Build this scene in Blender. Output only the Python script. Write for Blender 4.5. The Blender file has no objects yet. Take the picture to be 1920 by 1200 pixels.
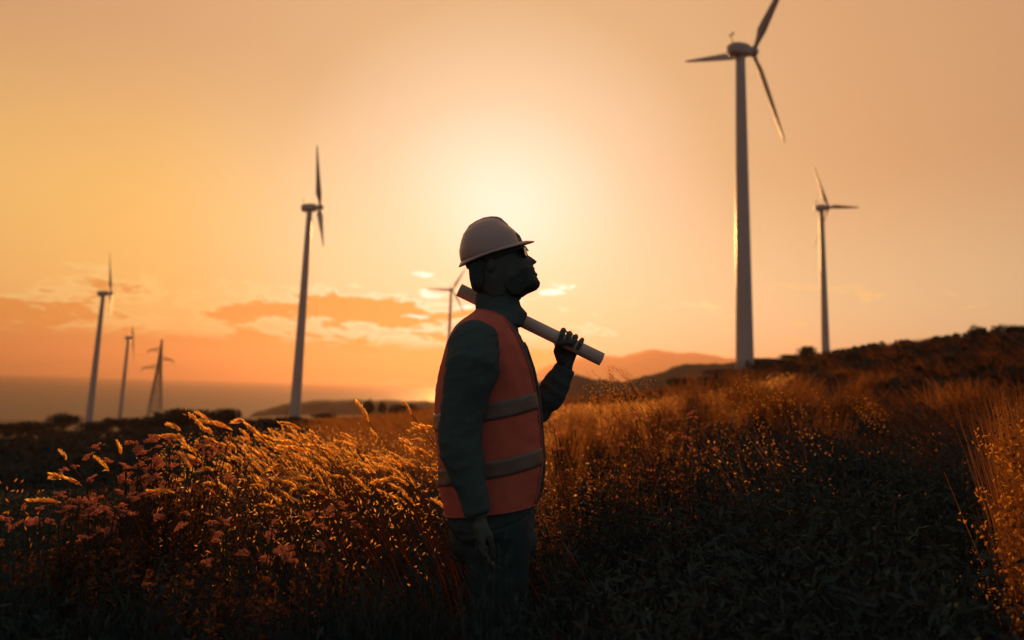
import bpy, bmesh, math, random
import numpy as np
from mathutils import Vector, Matrix, noise as mnoise

random.seed(7); rng = np.random.default_rng(7)
PI = math.pi; rad = math.radians
sc = bpy.context.scene
C = sc.collection

# ------------------------------------------------------------------ camera
FPX = 1461.0; EYE = 1.30; PITCH = math.atan(226/FPX); ROLL = rad(1.8)
CAMM = Matrix.Translation((0, 0, EYE)) @ Matrix.Rotation(PI/2+PITCH, 4, 'X') @ Matrix.Rotation(ROLL, 4, 'Z')
camd = bpy.data.cameras.new('camera'); cam = bpy.data.objects.new('camera', camd); C.objects.link(cam)
cam.matrix_world = CAMM
camd.sensor_width = 36; camd.lens = 36*FPX/1920; camd.shift_y = -100/1920
camd.clip_start = .05; camd.clip_end = 60000
camd.dof.use_dof = True; camd.dof.focus_distance = 2.72; camd.dof.aperture_fstop = 1.9
camd.dof.aperture_blades = 9
sc.camera = cam
R3 = CAMM.to_3x3()

def ray(px, py):
    return (R3 @ Vector(((px-960)/FPX, -(py-500)/FPX, -1))).normalized()
def at(px, py, D):
    r = ray(px, py); return Vector((0, 0, EYE)) + r*(D/r.y)
def azel(px, py):
    r = ray(px, py); return math.degrees(math.atan2(r.x, r.y)), math.degrees(math.asin(r.z))

# ------------------------------------------------------------------ sun, sky
SUN = ray(936, 440)
SUN_AZ, SUN_EL = azel(936, 440)
ld = bpy.data.lights.new('sun', 'SUN'); ld.energy = 5.0; ld.angle = rad(.55); ld.color = (1, .44, .12)
sun = bpy.data.objects.new('sun', ld); C.objects.link(sun)
sun.rotation_euler = SUN.to_track_quat('Z', 'Y').to_euler()

world = bpy.data.worlds.new('World'); sc.world = world; world.use_nodes = True
nt = world.node_tree; nt.nodes.clear()

class V:                                    # small expression builder for math nodes
    def __init__(s, t, o): s.t, s.o = t, o
    def _m(s, op, b=None, c=None):
        n = s.t.nodes.new('ShaderNodeMath'); n.operation = op
        for i, x in enumerate((s, b, c)):
            if x is None: continue
            if isinstance(x, V): s.t.links.new(x.o, n.inputs[i])
            else: n.inputs[i].default_value = x
        return V(s.t, n.outputs[0])
    def __add__(s, b): return s._m('ADD', b)
    __radd__ = __add__
    def __sub__(s, b): return s._m('SUBTRACT', b)
    def __rsub__(s, b): return (s*-1)+b
    def __mul__(s, b): return s._m('MULTIPLY', b)
    __rmul__ = __mul__
    def __truediv__(s, b): return s._m('DIVIDE', b)
    def exp(s): return s._m('EXPONENT')
    def sq(s): return s*s
    def clamp(s):
        r = s._m('ADD', 0.0); r.o.node.use_clamp = True; return r
    def step(s, a, b):                      # smoothstep from a to b
        n = s.t.nodes.new('ShaderNodeMapRange'); n.interpolation_type = 'SMOOTHSTEP'
        lo, hi, inv = (a, b, False) if a < b else (b, a, True)
        s.t.links.new(s.o, n.inputs[0]); n.inputs[1].default_value = lo; n.inputs[2].default_value = hi
        n.inputs[3].default_value = 1 if inv else 0; n.inputs[4].default_value = 0 if inv else 1
        return V(s.t, n.outputs[0])
    def ramp(s, pts):
        n = s.t.nodes.new('ShaderNodeValToRGB'); e = n.color_ramp.elements
        while len(e) < len(pts): e.new(.5)
        for el, (p, c) in zip(e, pts): el.position = p; el.color = (*c, 1)
        s.t.links.new(s.o, n.inputs[0]); return n.outputs[0]

def mixc(t, f, a, b, mode='MIX'):
    n = t.nodes.new('ShaderNodeMix'); n.data_type = 'RGBA'; n.blend_type = mode
    n.clamp_factor = True
    for sock, x in ((n.inputs[0], f), (n.inputs[6], a), (n.inputs[7], b)):
        if isinstance(x, V): t.links.new(x.o, sock)
        elif isinstance(x, bpy.types.NodeSocket): t.links.new(x, sock)
        elif isinstance(x, tuple): sock.default_value = (*x, 1)
        else: sock.default_value = x
    return n.outputs[2]

def build_sky():
    tc = nt.nodes.new('ShaderNodeTexCoord'); sp = nt.nodes.new('ShaderNodeSeparateXYZ')
    nm = nt.nodes.new('ShaderNodeVectorMath'); nm.operation = 'NORMALIZE'
    nt.links.new(tc.outputs['Generated'], nm.inputs[0]); nt.links.new(nm.outputs[0], sp.inputs[0])
    x, y, z = (V(nt, sp.outputs[i]) for i in range(3))
    D = 180/PI
    az = x._m('ARCTAN2', y)*D
    el = z._m('ARCSINE')*D
    dt = nt.nodes.new('ShaderNodeVectorMath'); dt.operation = 'DOT_PRODUCT'
    nt.links.new(nm.outputs[0], dt.inputs[0]); dt.inputs[1].default_value = SUN
    ang = V(nt, dt.outputs['Value'])._m('MINIMUM', 1.0)._m('MAXIMUM', -1.0)._m('ARCCOSINE')*D
    a = ang/180
    d = lambda g: g/180
    col = a.ramp([(0, (1, .97, .90)), (d(2.6), (.98, .90, .77)), (d(5.5), (.94, .77, .575)), (d(10), (.86, .585, .365)),
                  (d(17), (.71, .41, .20)), (d(26), (.69, .355, .165)), (d(38), (.62, .31, .145)),
                  (d(60), (.26, .18, .13)), (d(95), (.19, .215, .21)), (1, (.165, .205, .205))])
    # low warm air: yellow and orange towards the horizon, deeper on the sea side
    side = az.step(8, -26)
    low = (el+side*-7).step(17, 3)*ang.step(75, 20)
    warm = mixc(nt, side, (.85, .62, .335), (1.0, .55, .145))
    near = ang.step(26, 7)
    warm = mixc(nt, near*.8, warm, (.93, .70, .42))
    col = mixc(nt, low*.85, col, warm)
    # cloud field
    cmb = nt.nodes.new('ShaderNodeCombineXYZ')
    nt.links.new((az*.23).o, cmb.inputs[0]); nt.links.new((el*.75).o, cmb.inputs[1])
    nz = nt.nodes.new('ShaderNodeTexNoise'); nz.inputs['Scale'].default_value = 1.0
    nz.inputs['Detail'].default_value = 7; nz.inputs['Roughness'].default_value = .62; nz.inputs['Distortion'].default_value = .35
    nt.links.new(cmb.outputs[0], nz.inputs['Vector'])
    n1 = V(nt, nz.outputs[0])
    nw = nt.nodes.new('ShaderNodeTexNoise'); nw.inputs['Scale'].default_value = 2.1; nw.inputs['Detail'].default_value = 6; nw.inputs['Roughness'].default_value = .65
    nt.links.new(cmb.outputs[0], nw.inputs['Vector']); sw = nt.nodes.new('ShaderNodeSeparateColor'); nt.links.new(nw.outputs['Color'], sw.inputs[0])
    azw = az+(V(nt, sw.outputs[0])-.5)*4.2; elw = el+(V(nt, sw.outputs[1])-.5)*1.5
    def blob(px, py, rx, ry):                  # a cloud patch with ragged edges
        a0, e0 = azel(px, py); k = math.degrees(1/FPX)
        return ((((azw-a0)/(rx*k)).sq()+((elw-e0)/(ry*k)).sq())*-1).exp()
    band = el.step(1.2, 3.2)*el.step(8.2, 4.6)*az.step(9, -4)
    c = n1 + band*.13 - .12
    c = c + blob(665, 580, 135, 22)*.36 + blob(40, 585, 90, 24)*.2 + blob(470, 640, 260, 20)*.12
    fine = blob(790, 514, 30, 8)*.40 + blob(1036, 549, 40, 13)*.52 + blob(1004, 562, 20, 7)*.2 + blob(775, 592, 42, 10)*.40 + blob(800, 552, 50, 11)*.44 + blob(862, 575, 52, 16)*.40 + blob(900, 610, 40, 10)*.3 + blob(1076, 542, 8, 5)*.3 \
        + blob(1270, 640, 70, 9)*.24 + blob(1600, 652, 60, 14)*.27 + blob(1460, 640, 60, 14)*.2 + blob(1040, 645, 90, 8)*.22
    c2 = (n1-.5)*.8 + .27 + fine
    gate = (el+(n1-.5)*3).step(8.8, 7.0)
    warmth = ang.step(22, 6)
    edge = mixc(nt, warmth, (1.0, .64, .22), (1.15, 1.0, .70))
    core = mixc(nt, warmth, (.78, .29, .06), (.82, .28, .055))
    col = mixc(nt, c.step(.44, .55)*gate*.9, col, edge)
    col = mixc(nt, c.step(.52, .62)*gate, col, core)
    col = mixc(nt, c2.step(.54, .72)*el.step(.5, 1.5), col, mixc(nt, warmth, (.95, .60, .28), (1.35, 1.24, 1.08)))
    col = mixc(nt, c2.step(.68, .78)*el.step(4, 2.6)*az.step(3, 9)*.6, col, (.80, .45, .22))
    # flat bank of haze cloud above the sea
    bank = (el + (n1-.5)*1.4).step(3.1, 2.3)*az.step(7, 2)
    col = mixc(nt, bank*.9, col, mixc(nt, ang.step(30, 8), (.70, .22, .05), (.95, .34, .07)))
    dusk = el.step(1.9, -.2)*az.step(-9, -24)
    col = mixc(nt, dusk*.9, col, (.25, .075, .03))
    slit = blob(790, 717, 170, 4.5)
    col = mixc(nt, slit*.7, col, (1, .66, .24))
    col = mixc(nt, 1.0, col, (1.0, 1.075, 1.10), 'MULTIPLY')
    bg = nt.nodes.new('ShaderNodeBackground'); nt.links.new(col, bg.inputs[0]); bg.inputs[1].default_value = 1.0
    sky = nt.nodes.new('ShaderNodeTexSky'); sky.sky_type = 'NISHITA'; sky.sun_disc = False
    sky.sun_elevation = rad(SUN_EL); sky.sun_rotation = rad(SUN_AZ); sky.dust_density = 4; sky.air_density = 1.5
    bg2 = nt.nodes.new('ShaderNodeBackground'); nt.links.new(sky.outputs[0], bg2.inputs[0]); bg2.inputs[1].default_value = .002
    ad = nt.nodes.new('ShaderNodeAddShader'); out = nt.nodes.new('ShaderNodeOutputWorld')
    nt.links.new(bg.outputs[0], ad.inputs[0]); nt.links.new(bg2.outputs[0], ad.inputs[1]); nt.links.new(ad.outputs[0], out.inputs[0])
build_sky()

sc.view_settings.view_transform = 'Standard'; sc.view_settings.look = 'None'
sc.view_settings.exposure = 0; sc.view_settings.gamma = 1; sc.view_settings.use_curve_mapping = False
sc.cycles.use_denoising = True
sc.cycles.max_bounces = 6; sc.cycles.diffuse_bounces = 3; sc.cycles.glossy_bounces = 2
sc.cycles.transmission_bounces = 4; sc.cycles.volume_bounces = 0; sc.cycles.transparent_max_bounces = 6

# ------------------------------------------------------------------ helpers
def prop(o, label=None, cat=None, group=None, kind=None):
    for k, v in (('label', label), ('category', cat), ('group', group), ('kind', kind)):
        if v: o[k] = v
    return o
def empty(name, loc, rz=0.0, label=None, cat=None, group=None):
    o = bpy.data.objects.new(name, None); C.objects.link(o); o.location = loc; o.rotation_euler = (0, 0, rz)
    o.empty_display_size = .1
    return prop(o, label, cat, group)
def link(name, me, mat=None, parent=None, smooth=False):
    if mat is not None and not me.materials: me.materials.append(mat)
    o = bpy.data.objects.new(name, me); C.objects.link(o)
    if parent: o.parent = parent
    if smooth: me.polygons.foreach_set('use_smooth', [True]*len(me.polygons))
    return o
def np_mesh(name, v, f):
    v = np.asarray(v, np.float32); f = np.asarray(f, np.int32); k = f.shape[1]
    me = bpy.data.meshes.new(name); me.vertices.add(len(v)); me.vertices.foreach_set('co', v.ravel())
    me.loops.add(f.size); me.loops.foreach_set('vertex_index', f.ravel())
    me.polygons.add(len(f)); me.polygons.foreach_set('loop_start', np.arange(0, f.size, k, dtype=np.int32))
    me.update(calc_edges=True); return me
class MB:                                    # collects shapes, builds one mesh
    def __init__(s): s.v, s.f = [], []
    def add(s, vs, fs):
        b = len(s.v); s.v += [Vector(p) for p in vs]; s.f += [tuple(b+i for i in f) for f in fs]
    def loft(s, rings, cap=True):
        b = len(s.v); n = len(rings[0])
        for r in rings: s.v += [Vector(p) for p in r]
        for i in range(len(rings)-1):
            for j in range(n):
                k = (j+1) % n
                s.f.append((b+i*n+j, b+i*n+k, b+(i+1)*n+k, b+(i+1)*n+j))
        if cap:
            for i, flip in ((0, True), (len(rings)-1, False)):
                ctr = sum((Vector(p) for p in rings[i]), Vector())/n
                s.v.append(ctr); ci = len(s.v)-1
                for j in range(n):
                    k = (j+1) % n; a, c = b+i*n+j, b+i*n+k
                    s.f.append((ci, c, a) if flip else (ci, a, c))
    def tube(s, pts, rs, n=10, round_caps=False, squash=None):
        pts = [Vector(p) for p in pts]; rings = []
        up = Vector((0, 0, 1)); prev = None
        for i, p in enumerate(pts):
            t = (pts[min(i+1, len(pts)-1)]-pts[max(i-1, 0)]).normalized()
            if prev is None:
                a = t.cross(Vector((0, 1, 0)));
                if a.length < .2: a = t.cross(Vector((1, 0, 0)))
                a.normalize()
            else: a = (prev - t*prev.dot(t)).normalized()
            prev = a; b = t.cross(a); r = rs[i] if hasattr(rs, '__len__') else rs
            ra, rb = (r, r) if not hasattr(r, '__len__') else r
            rings.append([p + a*ra*math.cos(q) + b*rb*math.sin(q) for q in (2*PI*k/n for k in range(n))])
        s.loft(rings)
        if round_caps:
            for i in (0, -1):
                r = rs[i] if hasattr(rs, '__len__') else rs
                r = r if not hasattr(r, '__len__') else min(r)
                s.ball(pts[i], (r, r, r))
    def ball(s, c, r, nu=14, nv=8, M=None):
        c = Vector(c); rings = []
        for i in range(1, nv):
            ph = PI*i/nv
            rings.append([(math.sin(ph)*math.cos(q)*r[0], math.sin(ph)*math.sin(q)*r[1], -math.cos(ph)*r[2]) for q in (2*PI*k/nu for k in range(nu))])
        rings = [[(M @ Vector(p) if M else Vector(p))+c for p in rg] for rg in rings]
        s.loft(rings)
    def box(s, lo, hi, M=None):
        x0, y0, z0 = lo; x1, y1, z1 = hi
        vs = [Vector(p) for p in ((x0,y0,z0),(x1,y0,z0),(x1,y1,z0),(x0,y1,z0),(x0,y0,z1),(x1,y0,z1),(x1,y1,z1),(x0,y1,z1))]
        if M: vs = [M @ p for p in vs]
        s.add(vs, [(0,3,2,1),(4,5,6,7),(0,1,5,4),(1,2,6,5),(2,3,7,6),(3,0,4,7)])
    def bar(s, a, b, w):
        s.tube([a, b], w, n=4)
    def mesh(s, name):
        me = bpy.data.meshes.new(name); me.from_pydata(s.v, [], s.f); me.update(); return me
def remeshed(me, voxel, smooth=4):
    o = bpy.data.objects.new('tmp', me); C.objects.link(o)
    bm = bmesh.new(); bm.from_mesh(me); bmesh.ops.recalc_face_normals(bm, faces=bm.faces[:]); bm.to_mesh(me); bm.free()
    m = o.modifiers.new('r', 'REMESH'); m.mode = 'VOXEL'; m.voxel_size = voxel
    if smooth:
        q = o.modifiers.new('s', 'SMOOTH'); q.factor = .5; q.iterations = smooth
    dg = bpy.context.evaluated_depsgraph_get()
    out = bpy.data.meshes.new_from_object(o.evaluated_get(dg))
    bpy.data.objects.remove(o); return out
def displace(me, fn):
    n = len(me.vertices); co = np.empty(n*3, np.float32); no = np.empty(n*3, np.float32)
    me.vertices.foreach_get('co', co); me.vertices.foreach_get('normal', no)
    co = co.reshape(-1, 3); no = no.reshape(-1, 3)
    co += no*fn(co)[:, None]
    me.vertices.foreach_set('co', co.ravel()); me.update()

# ------------------------------------------------------------------ materials
def mat(name, col, rough=.8, spec=.3, var=0.0, vscale=5.0, bump=0.0, bscale=60.0, col2=None, metal=0.0, coat=0.0):
    m = bpy.data.materials.new(name); m.use_nodes = True; t = m.node_tree; b = t.nodes['Principled BSDF']
    b.inputs['Base Color'].default_value = (*col, 1); b.inputs['Roughness'].default_value = rough
    b.inputs['Specular IOR Level'].default_value = spec; b.inputs['Metallic'].default_value = metal
    b.inputs['Coat Weight'].default_value = coat
    tc = t.nodes.new('ShaderNodeTexCoord')
    if var or col2:
        n = t.nodes.new('ShaderNodeTexNoise'); n.inputs['Scale'].default_value = vscale; n.inputs['Detail'].default_value = 5
        t.links.new(tc.outputs['Object'], n.inputs['Vector'])
        c2 = col2 or tuple(c*(1-var) for c in col)
        f = V(t, n.outputs[0]).step(.35, .65)
        t.links.new(mixc(t, f, col, c2), b.inputs['Base Color'])
    if bump:
        n = t.nodes.new('ShaderNodeTexNoise'); n.inputs['Scale'].default_value = bscale; n.inputs['Detail'].default_value = 4
        t.links.new(tc.outputs['Object'], n.inputs['Vector'])
        bp = t.nodes.new('ShaderNodeBump'); bp.inputs['Strength'].default_value = bump; bp.inputs['Distance'].default_value = .01
        t.links.new(n.outputs[0], bp.inputs['Height']); t.links.new(bp.outputs[0], b.inputs['Normal'])
    return m
def leafmat(name, dif, tra, f, var=.5, vscale=3.0, gloss=0.0):
    m = bpy.data.materials.new(name); m.use_nodes = True; t = m.node_tree; t.nodes.clear()
    out = t.nodes.new('ShaderNodeOutputMaterial'); d = t.nodes.new('ShaderNodeBsdfDiffuse'); r = t.nodes.new('ShaderNodeBsdfTranslucent')
    g = t.nodes.new('ShaderNodeNewGeometry'); n = t.nodes.new('ShaderNodeTexNoise'); n.inputs['Scale'].default_value = vscale; n.inputs['Detail'].default_value = 3
    t.links.new(g.outputs['Position'], n.inputs['Vector'])
    rnd = V(t, g.outputs['Random Per Island'])
    k = (V(t, n.outputs[0]).step(.3, .7)*.6 + rnd*.4)
    for node, c in ((d, dif), (r, tra)):
        t.links.new(mixc(t, k, tuple(x*(1-var) for x in c), c), node.inputs[0])
    mx = t.nodes.new('ShaderNodeMixShader'); mx.inputs[0].default_value = f
    t.links.new(d.outputs[0], mx.inputs[1]); t.links.new(r.outputs[0], mx.inputs[2])
    last = mx.outputs[0]
    if gloss:
        gl = t.nodes.new('ShaderNodeBsdfGlossy'); gl.inputs['Roughness'].default_value = .38; gl.inputs[0].default_value = (1, 1, 1, 1)
        m2 = t.nodes.new('ShaderNodeMixShader'); m2.inputs[0].default_value = gloss
        t.links.new(last, m2.inputs[1]); t.links.new(gl.outputs[0], m2.inputs[2]); last = m2.outputs[0]
    t.links.new(last, out.inputs[0]); return m
M = {}
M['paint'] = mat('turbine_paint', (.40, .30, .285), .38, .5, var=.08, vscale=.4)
M['dark_metal'] = mat('dark_metal', (.08, .075, .07), .6, .4, var=.2)
M['steel'] = mat('galvanised_steel', (.22, .2, .19), .6, .4, var=.3, vscale=.5)
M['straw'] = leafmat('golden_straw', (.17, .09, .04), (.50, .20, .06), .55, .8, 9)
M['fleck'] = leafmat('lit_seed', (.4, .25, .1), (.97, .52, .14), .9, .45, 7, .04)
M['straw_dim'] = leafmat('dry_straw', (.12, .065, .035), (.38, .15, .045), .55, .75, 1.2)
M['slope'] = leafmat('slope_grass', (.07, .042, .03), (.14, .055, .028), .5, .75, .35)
M['head'] = leafmat('golden_seed_head', (.50, .36, .16), (1.0, .64, .19), .95, .2, 6)
M['umbel'] = leafmat('pink_florets', (.60, .22, .17), (.92, .34, .2), .55, .5, 40)
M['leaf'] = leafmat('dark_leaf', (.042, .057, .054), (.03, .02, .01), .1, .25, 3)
M['leaf_dry'] = leafmat('dry_leaf', (.10, .065, .045), (.20, .075, .025), .45, .6, 3)
M['scrub'] = leafmat('scrub_leaf', (.05, .062, .058), (.035, .022, .01), .25, .5, .3)
M['stem'] = leafmat('plant_stem', (.07, .06, .045), (.10, .05, .02), .3, .3, 8)
M['bark'] = mat('bark', (.06, .05, .04), .9, .2, var=.4, vscale=6, bump=.5)

# ------------------------------------------------------------------ terrain
ROW_D = [.5, 3, 6, 12, 25, 50, 100, 150, 250, 400, 700, 1200, 2500, 6000]
pxaz = lambda px: math.degrees(math.atan((px-960)/FPX))
COLS = [(-180, [0,0,0,-.2,-.8,-2,-5,-8,-14,-25,-42,-70,-90,-95]),
 (-90, [0,0,0,-.2,-.8,-2,-5,-8,-14,-25,-42,-70,-90,-95]),
 (-50, [0,0,-.1,-.5,-2,-4.5,-8,-11,-17,-28,-45,-70,-90,-95]),
 (pxaz(0), [0,0,-.1,-.5,-1.8,-4,-7,-10,-16,-27,-42,-70,-90,-95]),
 (pxaz(200), [0,0,-.1,-.4,-1.6,-3.6,-6.5,-10,-17,-28.5,-39,-70,-90,-95]),
 (pxaz(350), [0,0,-.05,-.3,-1.2,-2.8,-5.5,-9,-16,-24,-36,-65,-90,-95]),
 (pxaz(550), [0,0,0,-.2,-.6,-1.8,-4,-6.5,-11.7,-20,-28,-60,-85,-95]),
 (pxaz(800), [0,0,.05,0,0,-.8,-3,-6,-11,-17,-24,-60,-85,-95]),
 (pxaz(960), [0,0,.05,.15,.35,.3,-1,-3.5,-9,-15,-22,-60,-85,-95]),
 (pxaz(1100), [0,0,.05,.15,.35,.35,-.6,-3,-8,-14,-20,-50,-85,-95]),
 (pxaz(1250), [0,.03,.1,.25,.6,1.1,1.3,.9,0,-5,-10,-30,-80,-95]),
 (pxaz(1400), [0,.05,.15,.35,1.0,2.1,4.1,5.6,9,9,6,-10,-70,-95]),
 (pxaz(1550), [0,.08,.25,.6,1.7,3.5,6.2,8.6,14,20,14,0,-60,-95]),
 (pxaz(1700), [0,.1,.3,.8,2.2,4.5,7.6,9.8,13,17,12,0,-60,-95]),
 (pxaz(1800), [0,.1,.35,.9,2.5,4.9,8.4,11,14,17,13,0,-60,-95]),
 (pxaz(1920), [0,.15,.45,1.1,2.9,5.3,9.2,12,15,18,14,0,-60,-95]),
 (60, [0,.2,.5,1.2,3,6,10,13,16,18,15,5,-50,-95]),
 (90, [0,.1,.3,.8,2,4,8,10,12,12,5,-10,-70,-95]),
 (180, [0,0,0,-.2,-.8,-2,-5,-8,-14,-25,-42,-70,-90,-95])]
NA, NR = 480, 150
R0, R1 = math.log(.4), math.log(7000)
GA = np.linspace(-180, 180, NA, endpoint=False); GR = np.linspace(R0, R1, NR)
def make_grid():
    tab = []
    for a, zs in COLS:
        k = 1/max(math.cos(rad(a)), .55)
        tab.append(np.interp(np.exp(GR), np.array(ROW_D)*k, zs))
    tab = np.array(tab); az0 = np.array([c[0] for c in COLS])
    g = np.empty((NA, NR))
    for j in range(NR): g[:, j] = np.interp(GA, az0, tab[:, j])
    for _ in range(5):
        g = (np.roll(g, 1, 0)+2*g+np.roll(g, -1, 0))/4
        h = g.copy(); h[:, 1:-1] = (g[:, :-2]+2*g[:, 1:-1]+g[:, 2:])/4; g = h
    A, L = np.meshgrid(np.radians(GA), np.exp(GR), indexing='ij')
    X, Y = L*np.sin(A), L*np.cos(A)
    for fx, am in ((.9, .02), (.31, .05), (.11, .16), (.043, .35), (.017, .8)):
        ph = rng.uniform(0, 6.28, 4)
        w = np.clip(L*fx/3, 0, 1)*np.clip((fx*30*12)/np.maximum(L, 1e-6), 0, 1)
        g += am*w*(np.sin(X*fx+ph[0]+1.3*np.sin(Y*fx*.7+ph[1]))*np.cos(Y*fx*1.1+ph[2]+np.sin(X*fx*.6+ph[3])))
    return g, X, Y
GRID, GX, GY = make_grid()
def ground(x, y):
    x = np.asarray(x, float); y = np.asarray(y, float)
    a = (np.degrees(np.arctan2(x, y))+180)/360*NA; r = np.log(np.maximum(np.hypot(x, y), .41))
    r = np.clip((r-R0)/(R1-R0)*(NR-1), 0, NR-1.001)
    i = np.floor(a).astype(int); fa = a-i; i0 = i % NA; i1 = (i+1) % NA
    j = np.floor(r).astype(int); fr = r-j
    return (GRID[i0, j]*(1-fa)+GRID[i1, j]*fa)*(1-fr)+(GRID[i0, j+1]*(1-fa)+GRID[i1, j+1]*fa)*fr
def gz(x, y): return float(ground(x, y))

def ground_mat():
    m = bpy.data.materials.new('dry_ground'); m.use_nodes = True; t = m.node_tree; b = t.nodes['Principled BSDF']
    g = t.nodes.new('ShaderNodeNewGeometry')
    def nz(s, d):
        n = t.nodes.new('ShaderNodeTexNoise'); n.inputs['Scale'].default_value = s; n.inputs['Detail'].default_value = d
        n.inputs['Roughness'].default_value = .65; t.links.new(g.outputs['Position'], n.inputs['Vector']); return V(t, n.outputs[0])
    a = nz(.06, 6).step(.42, .6); c = nz(2.2, 5).step(.3, .7)
    c1 = mixc(t, c, (.03, .032, .026), (.055, .042, .03)); c2 = mixc(t, c, (.07, .045, .028), (.12, .07, .035))
    t.links.new(mixc(t, a, c1, c2), b.inputs['Base Color']); b.inputs['Roughness'].default_value = .95; b.inputs['Specular IOR Level'].default_value = .05
    bp = t.nodes.new('ShaderNodeBump'); bp.inputs['Strength'].default_value = .8; bp.inputs['Distance'].default_value = .15
    t.links.new(nz(1.1, 8).o, bp.inputs['Height']); t.links.new(bp.outputs[0], b.inputs['Normal'])
    return m
M['ground'] = ground_mat()
v = np.stack([GX.ravel(), GY.ravel(), GRID.ravel()], 1)
I, J = np.meshgrid(np.arange(NA), np.arange(NR-1), indexing='ij'); I2 = (I+1) % NA
f = np.stack([I*NR+J, I*NR+J+1, I2*NR+J+1, I2*NR+J], -1).reshape(-1, 4)
v = np.vstack([v, [[0, 0, float(GRID[:, 0].mean())]]]); cidx = len(v)-1
ground_me = bpy.data.meshes.new('ground')
ground_me.from_pydata(v.tolist(), [], f.tolist()+[[cidx, i*NR, ((i+1) % NA)*NR] for i in range(NA)])
go = link('ground', ground_me, M['ground'], smooth=True); prop(go, 'dry hillside ground falling to the sea on the left', kind='structure')

def sea_mat():
    m = bpy.data.materials.new('sea_water'); m.use_nodes = True; t = m.node_tree; b = t.nodes['Principled BSDF']
    b.inputs['Base Color'].default_value = (.03, .035, .04, 1); b.inputs['Roughness'].default_value = .5; b.inputs['IOR'].default_value = 1.25
    g = t.nodes.new('ShaderNodeNewGeometry'); n = t.nodes.new('ShaderNodeTexNoise'); n.inputs['Scale'].default_value = .05; n.inputs['Detail'].default_value = 6
    t.links.new(g.outputs['Position'], n.inputs['Vector'])
    bp = t.nodes.new('ShaderNodeBump'); bp.inputs['Strength'].default_value = 1; bp.inputs['Distance'].default_value = 6
    t.links.new(n.outputs[0], bp.inputs['Height']); t.links.new(bp.outputs[0], b.inputs['Normal']); return m
sea = MB(); rings = []
for r in (300, 800, 2000, 5000, 10000, 18000):
    rings.append([(r*math.sin(2*PI*k/96), r*math.cos(2*PI*k/96), -60) for k in range(96)])
sea.loft(rings, cap=False)
so = link('sea', sea.mesh('sea'), sea_mat()); prop(so, 'calm dusky sea beyond the low coast on the left', kind='structure')

def ridge(name, label, pts, D, depth, base, mt, rough=0.0, seed=0):
    """a long hill whose crest passes through the picture points, with a slope to both sides"""
    r = np.random.default_rng(seed); n = 160; px = np.linspace(pts[0][0], pts[-1][0], n)
    py = np.interp(px, [p[0] for p in pts], [p[1] for p in pts])
    for _ in range(6): py[1:-1] = (py[:-2]+2*py[1:-1]+py[2:])/4
    crest = [at(a, b, D) for a, b in zip(px, py)]
    K = 15; vs = []
    ph = r.uniform(0, 6.28, 6)
    for i, c in enumerate(crest):
        for k in range(K):
            q = (k/(K-1)*2-1); s = math.cos(q*PI/2)**1.2 if abs(q) < 1 else 0
            d = q*depth
            x = c.x*(1+d/D); y = c.y+d
            nzv = rough*(math.sin(i*.9+ph[0]+k)*.4+math.sin(i*.37+ph[1]+k*.7)+math.sin(i*2.3+ph[2]+k*2.1)*.35)
            vs.append((x, y, base+(c.z-base)*s+(nzv*s)))
    fs = [(i*K+k, (i+1)*K+k, (i+1)*K+k+1, i*K+k+1) for i in range(n-1) for k in range(K-1)]
    me = bpy.data.meshes.new(name); me.from_pydata(vs, [], fs); me.update()
    return prop(link(name, me, mt, smooth=True), label, kind='structure')
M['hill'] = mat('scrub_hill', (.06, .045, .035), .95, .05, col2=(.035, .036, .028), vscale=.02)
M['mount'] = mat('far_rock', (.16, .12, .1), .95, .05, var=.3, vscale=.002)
ridge('hill', 'long flat-topped headland between the tower and the person', [(440, 800), (480, 772), (520, 760), (575, 751), (640, 749), (720, 750), (800, 752), (880, 756), (960, 765), (1040, 790)], 900, 170, -75, M['hill'], .5, 1)
ridge('hill', 'dark rolling hill right of the hand, in front of the pale mountains', [(1000, 720), (1050, 706), (1085, 702), (1120, 711), (1160, 715), (1200, 708), (1250, 693), (1280, 683), (1300, 679), (1325, 684), (1350, 681), (1390, 676), (1450, 672), (1520, 680), (1600, 700)], 480, 55, -30, M['hill'], .5, 2)
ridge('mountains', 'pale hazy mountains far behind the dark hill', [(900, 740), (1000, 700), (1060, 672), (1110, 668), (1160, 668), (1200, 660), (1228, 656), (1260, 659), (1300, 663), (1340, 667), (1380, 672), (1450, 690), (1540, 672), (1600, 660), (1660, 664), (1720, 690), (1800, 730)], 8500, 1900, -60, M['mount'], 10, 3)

# ------------------------------------------------------------------ haze
def haze():
    m = bpy.data.materials.new('thin_haze'); m.use_nodes = True; t = m.node_tree; t.nodes.clear()
    o = t.nodes.new('ShaderNodeOutputMaterial'); p = t.nodes.new('ShaderNodeVolumePrincipled')
    p.inputs['Density'].default_value = .0001; p.inputs['Anisotropy'].default_value = .6
    p.inputs['Color'].default_value = (.54, .345, .28, 1)
    t.links.new(p.outputs[0], o.inputs['Volume'])
    b = MB(); b.box((-19000, -1500, -100), (19000, 19000, 500)); ho = link('haze', b.mesh('haze'), m)
    prop(ho, 'thin warm evening haze over the whole hillside', kind='stuff')
haze()

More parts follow.
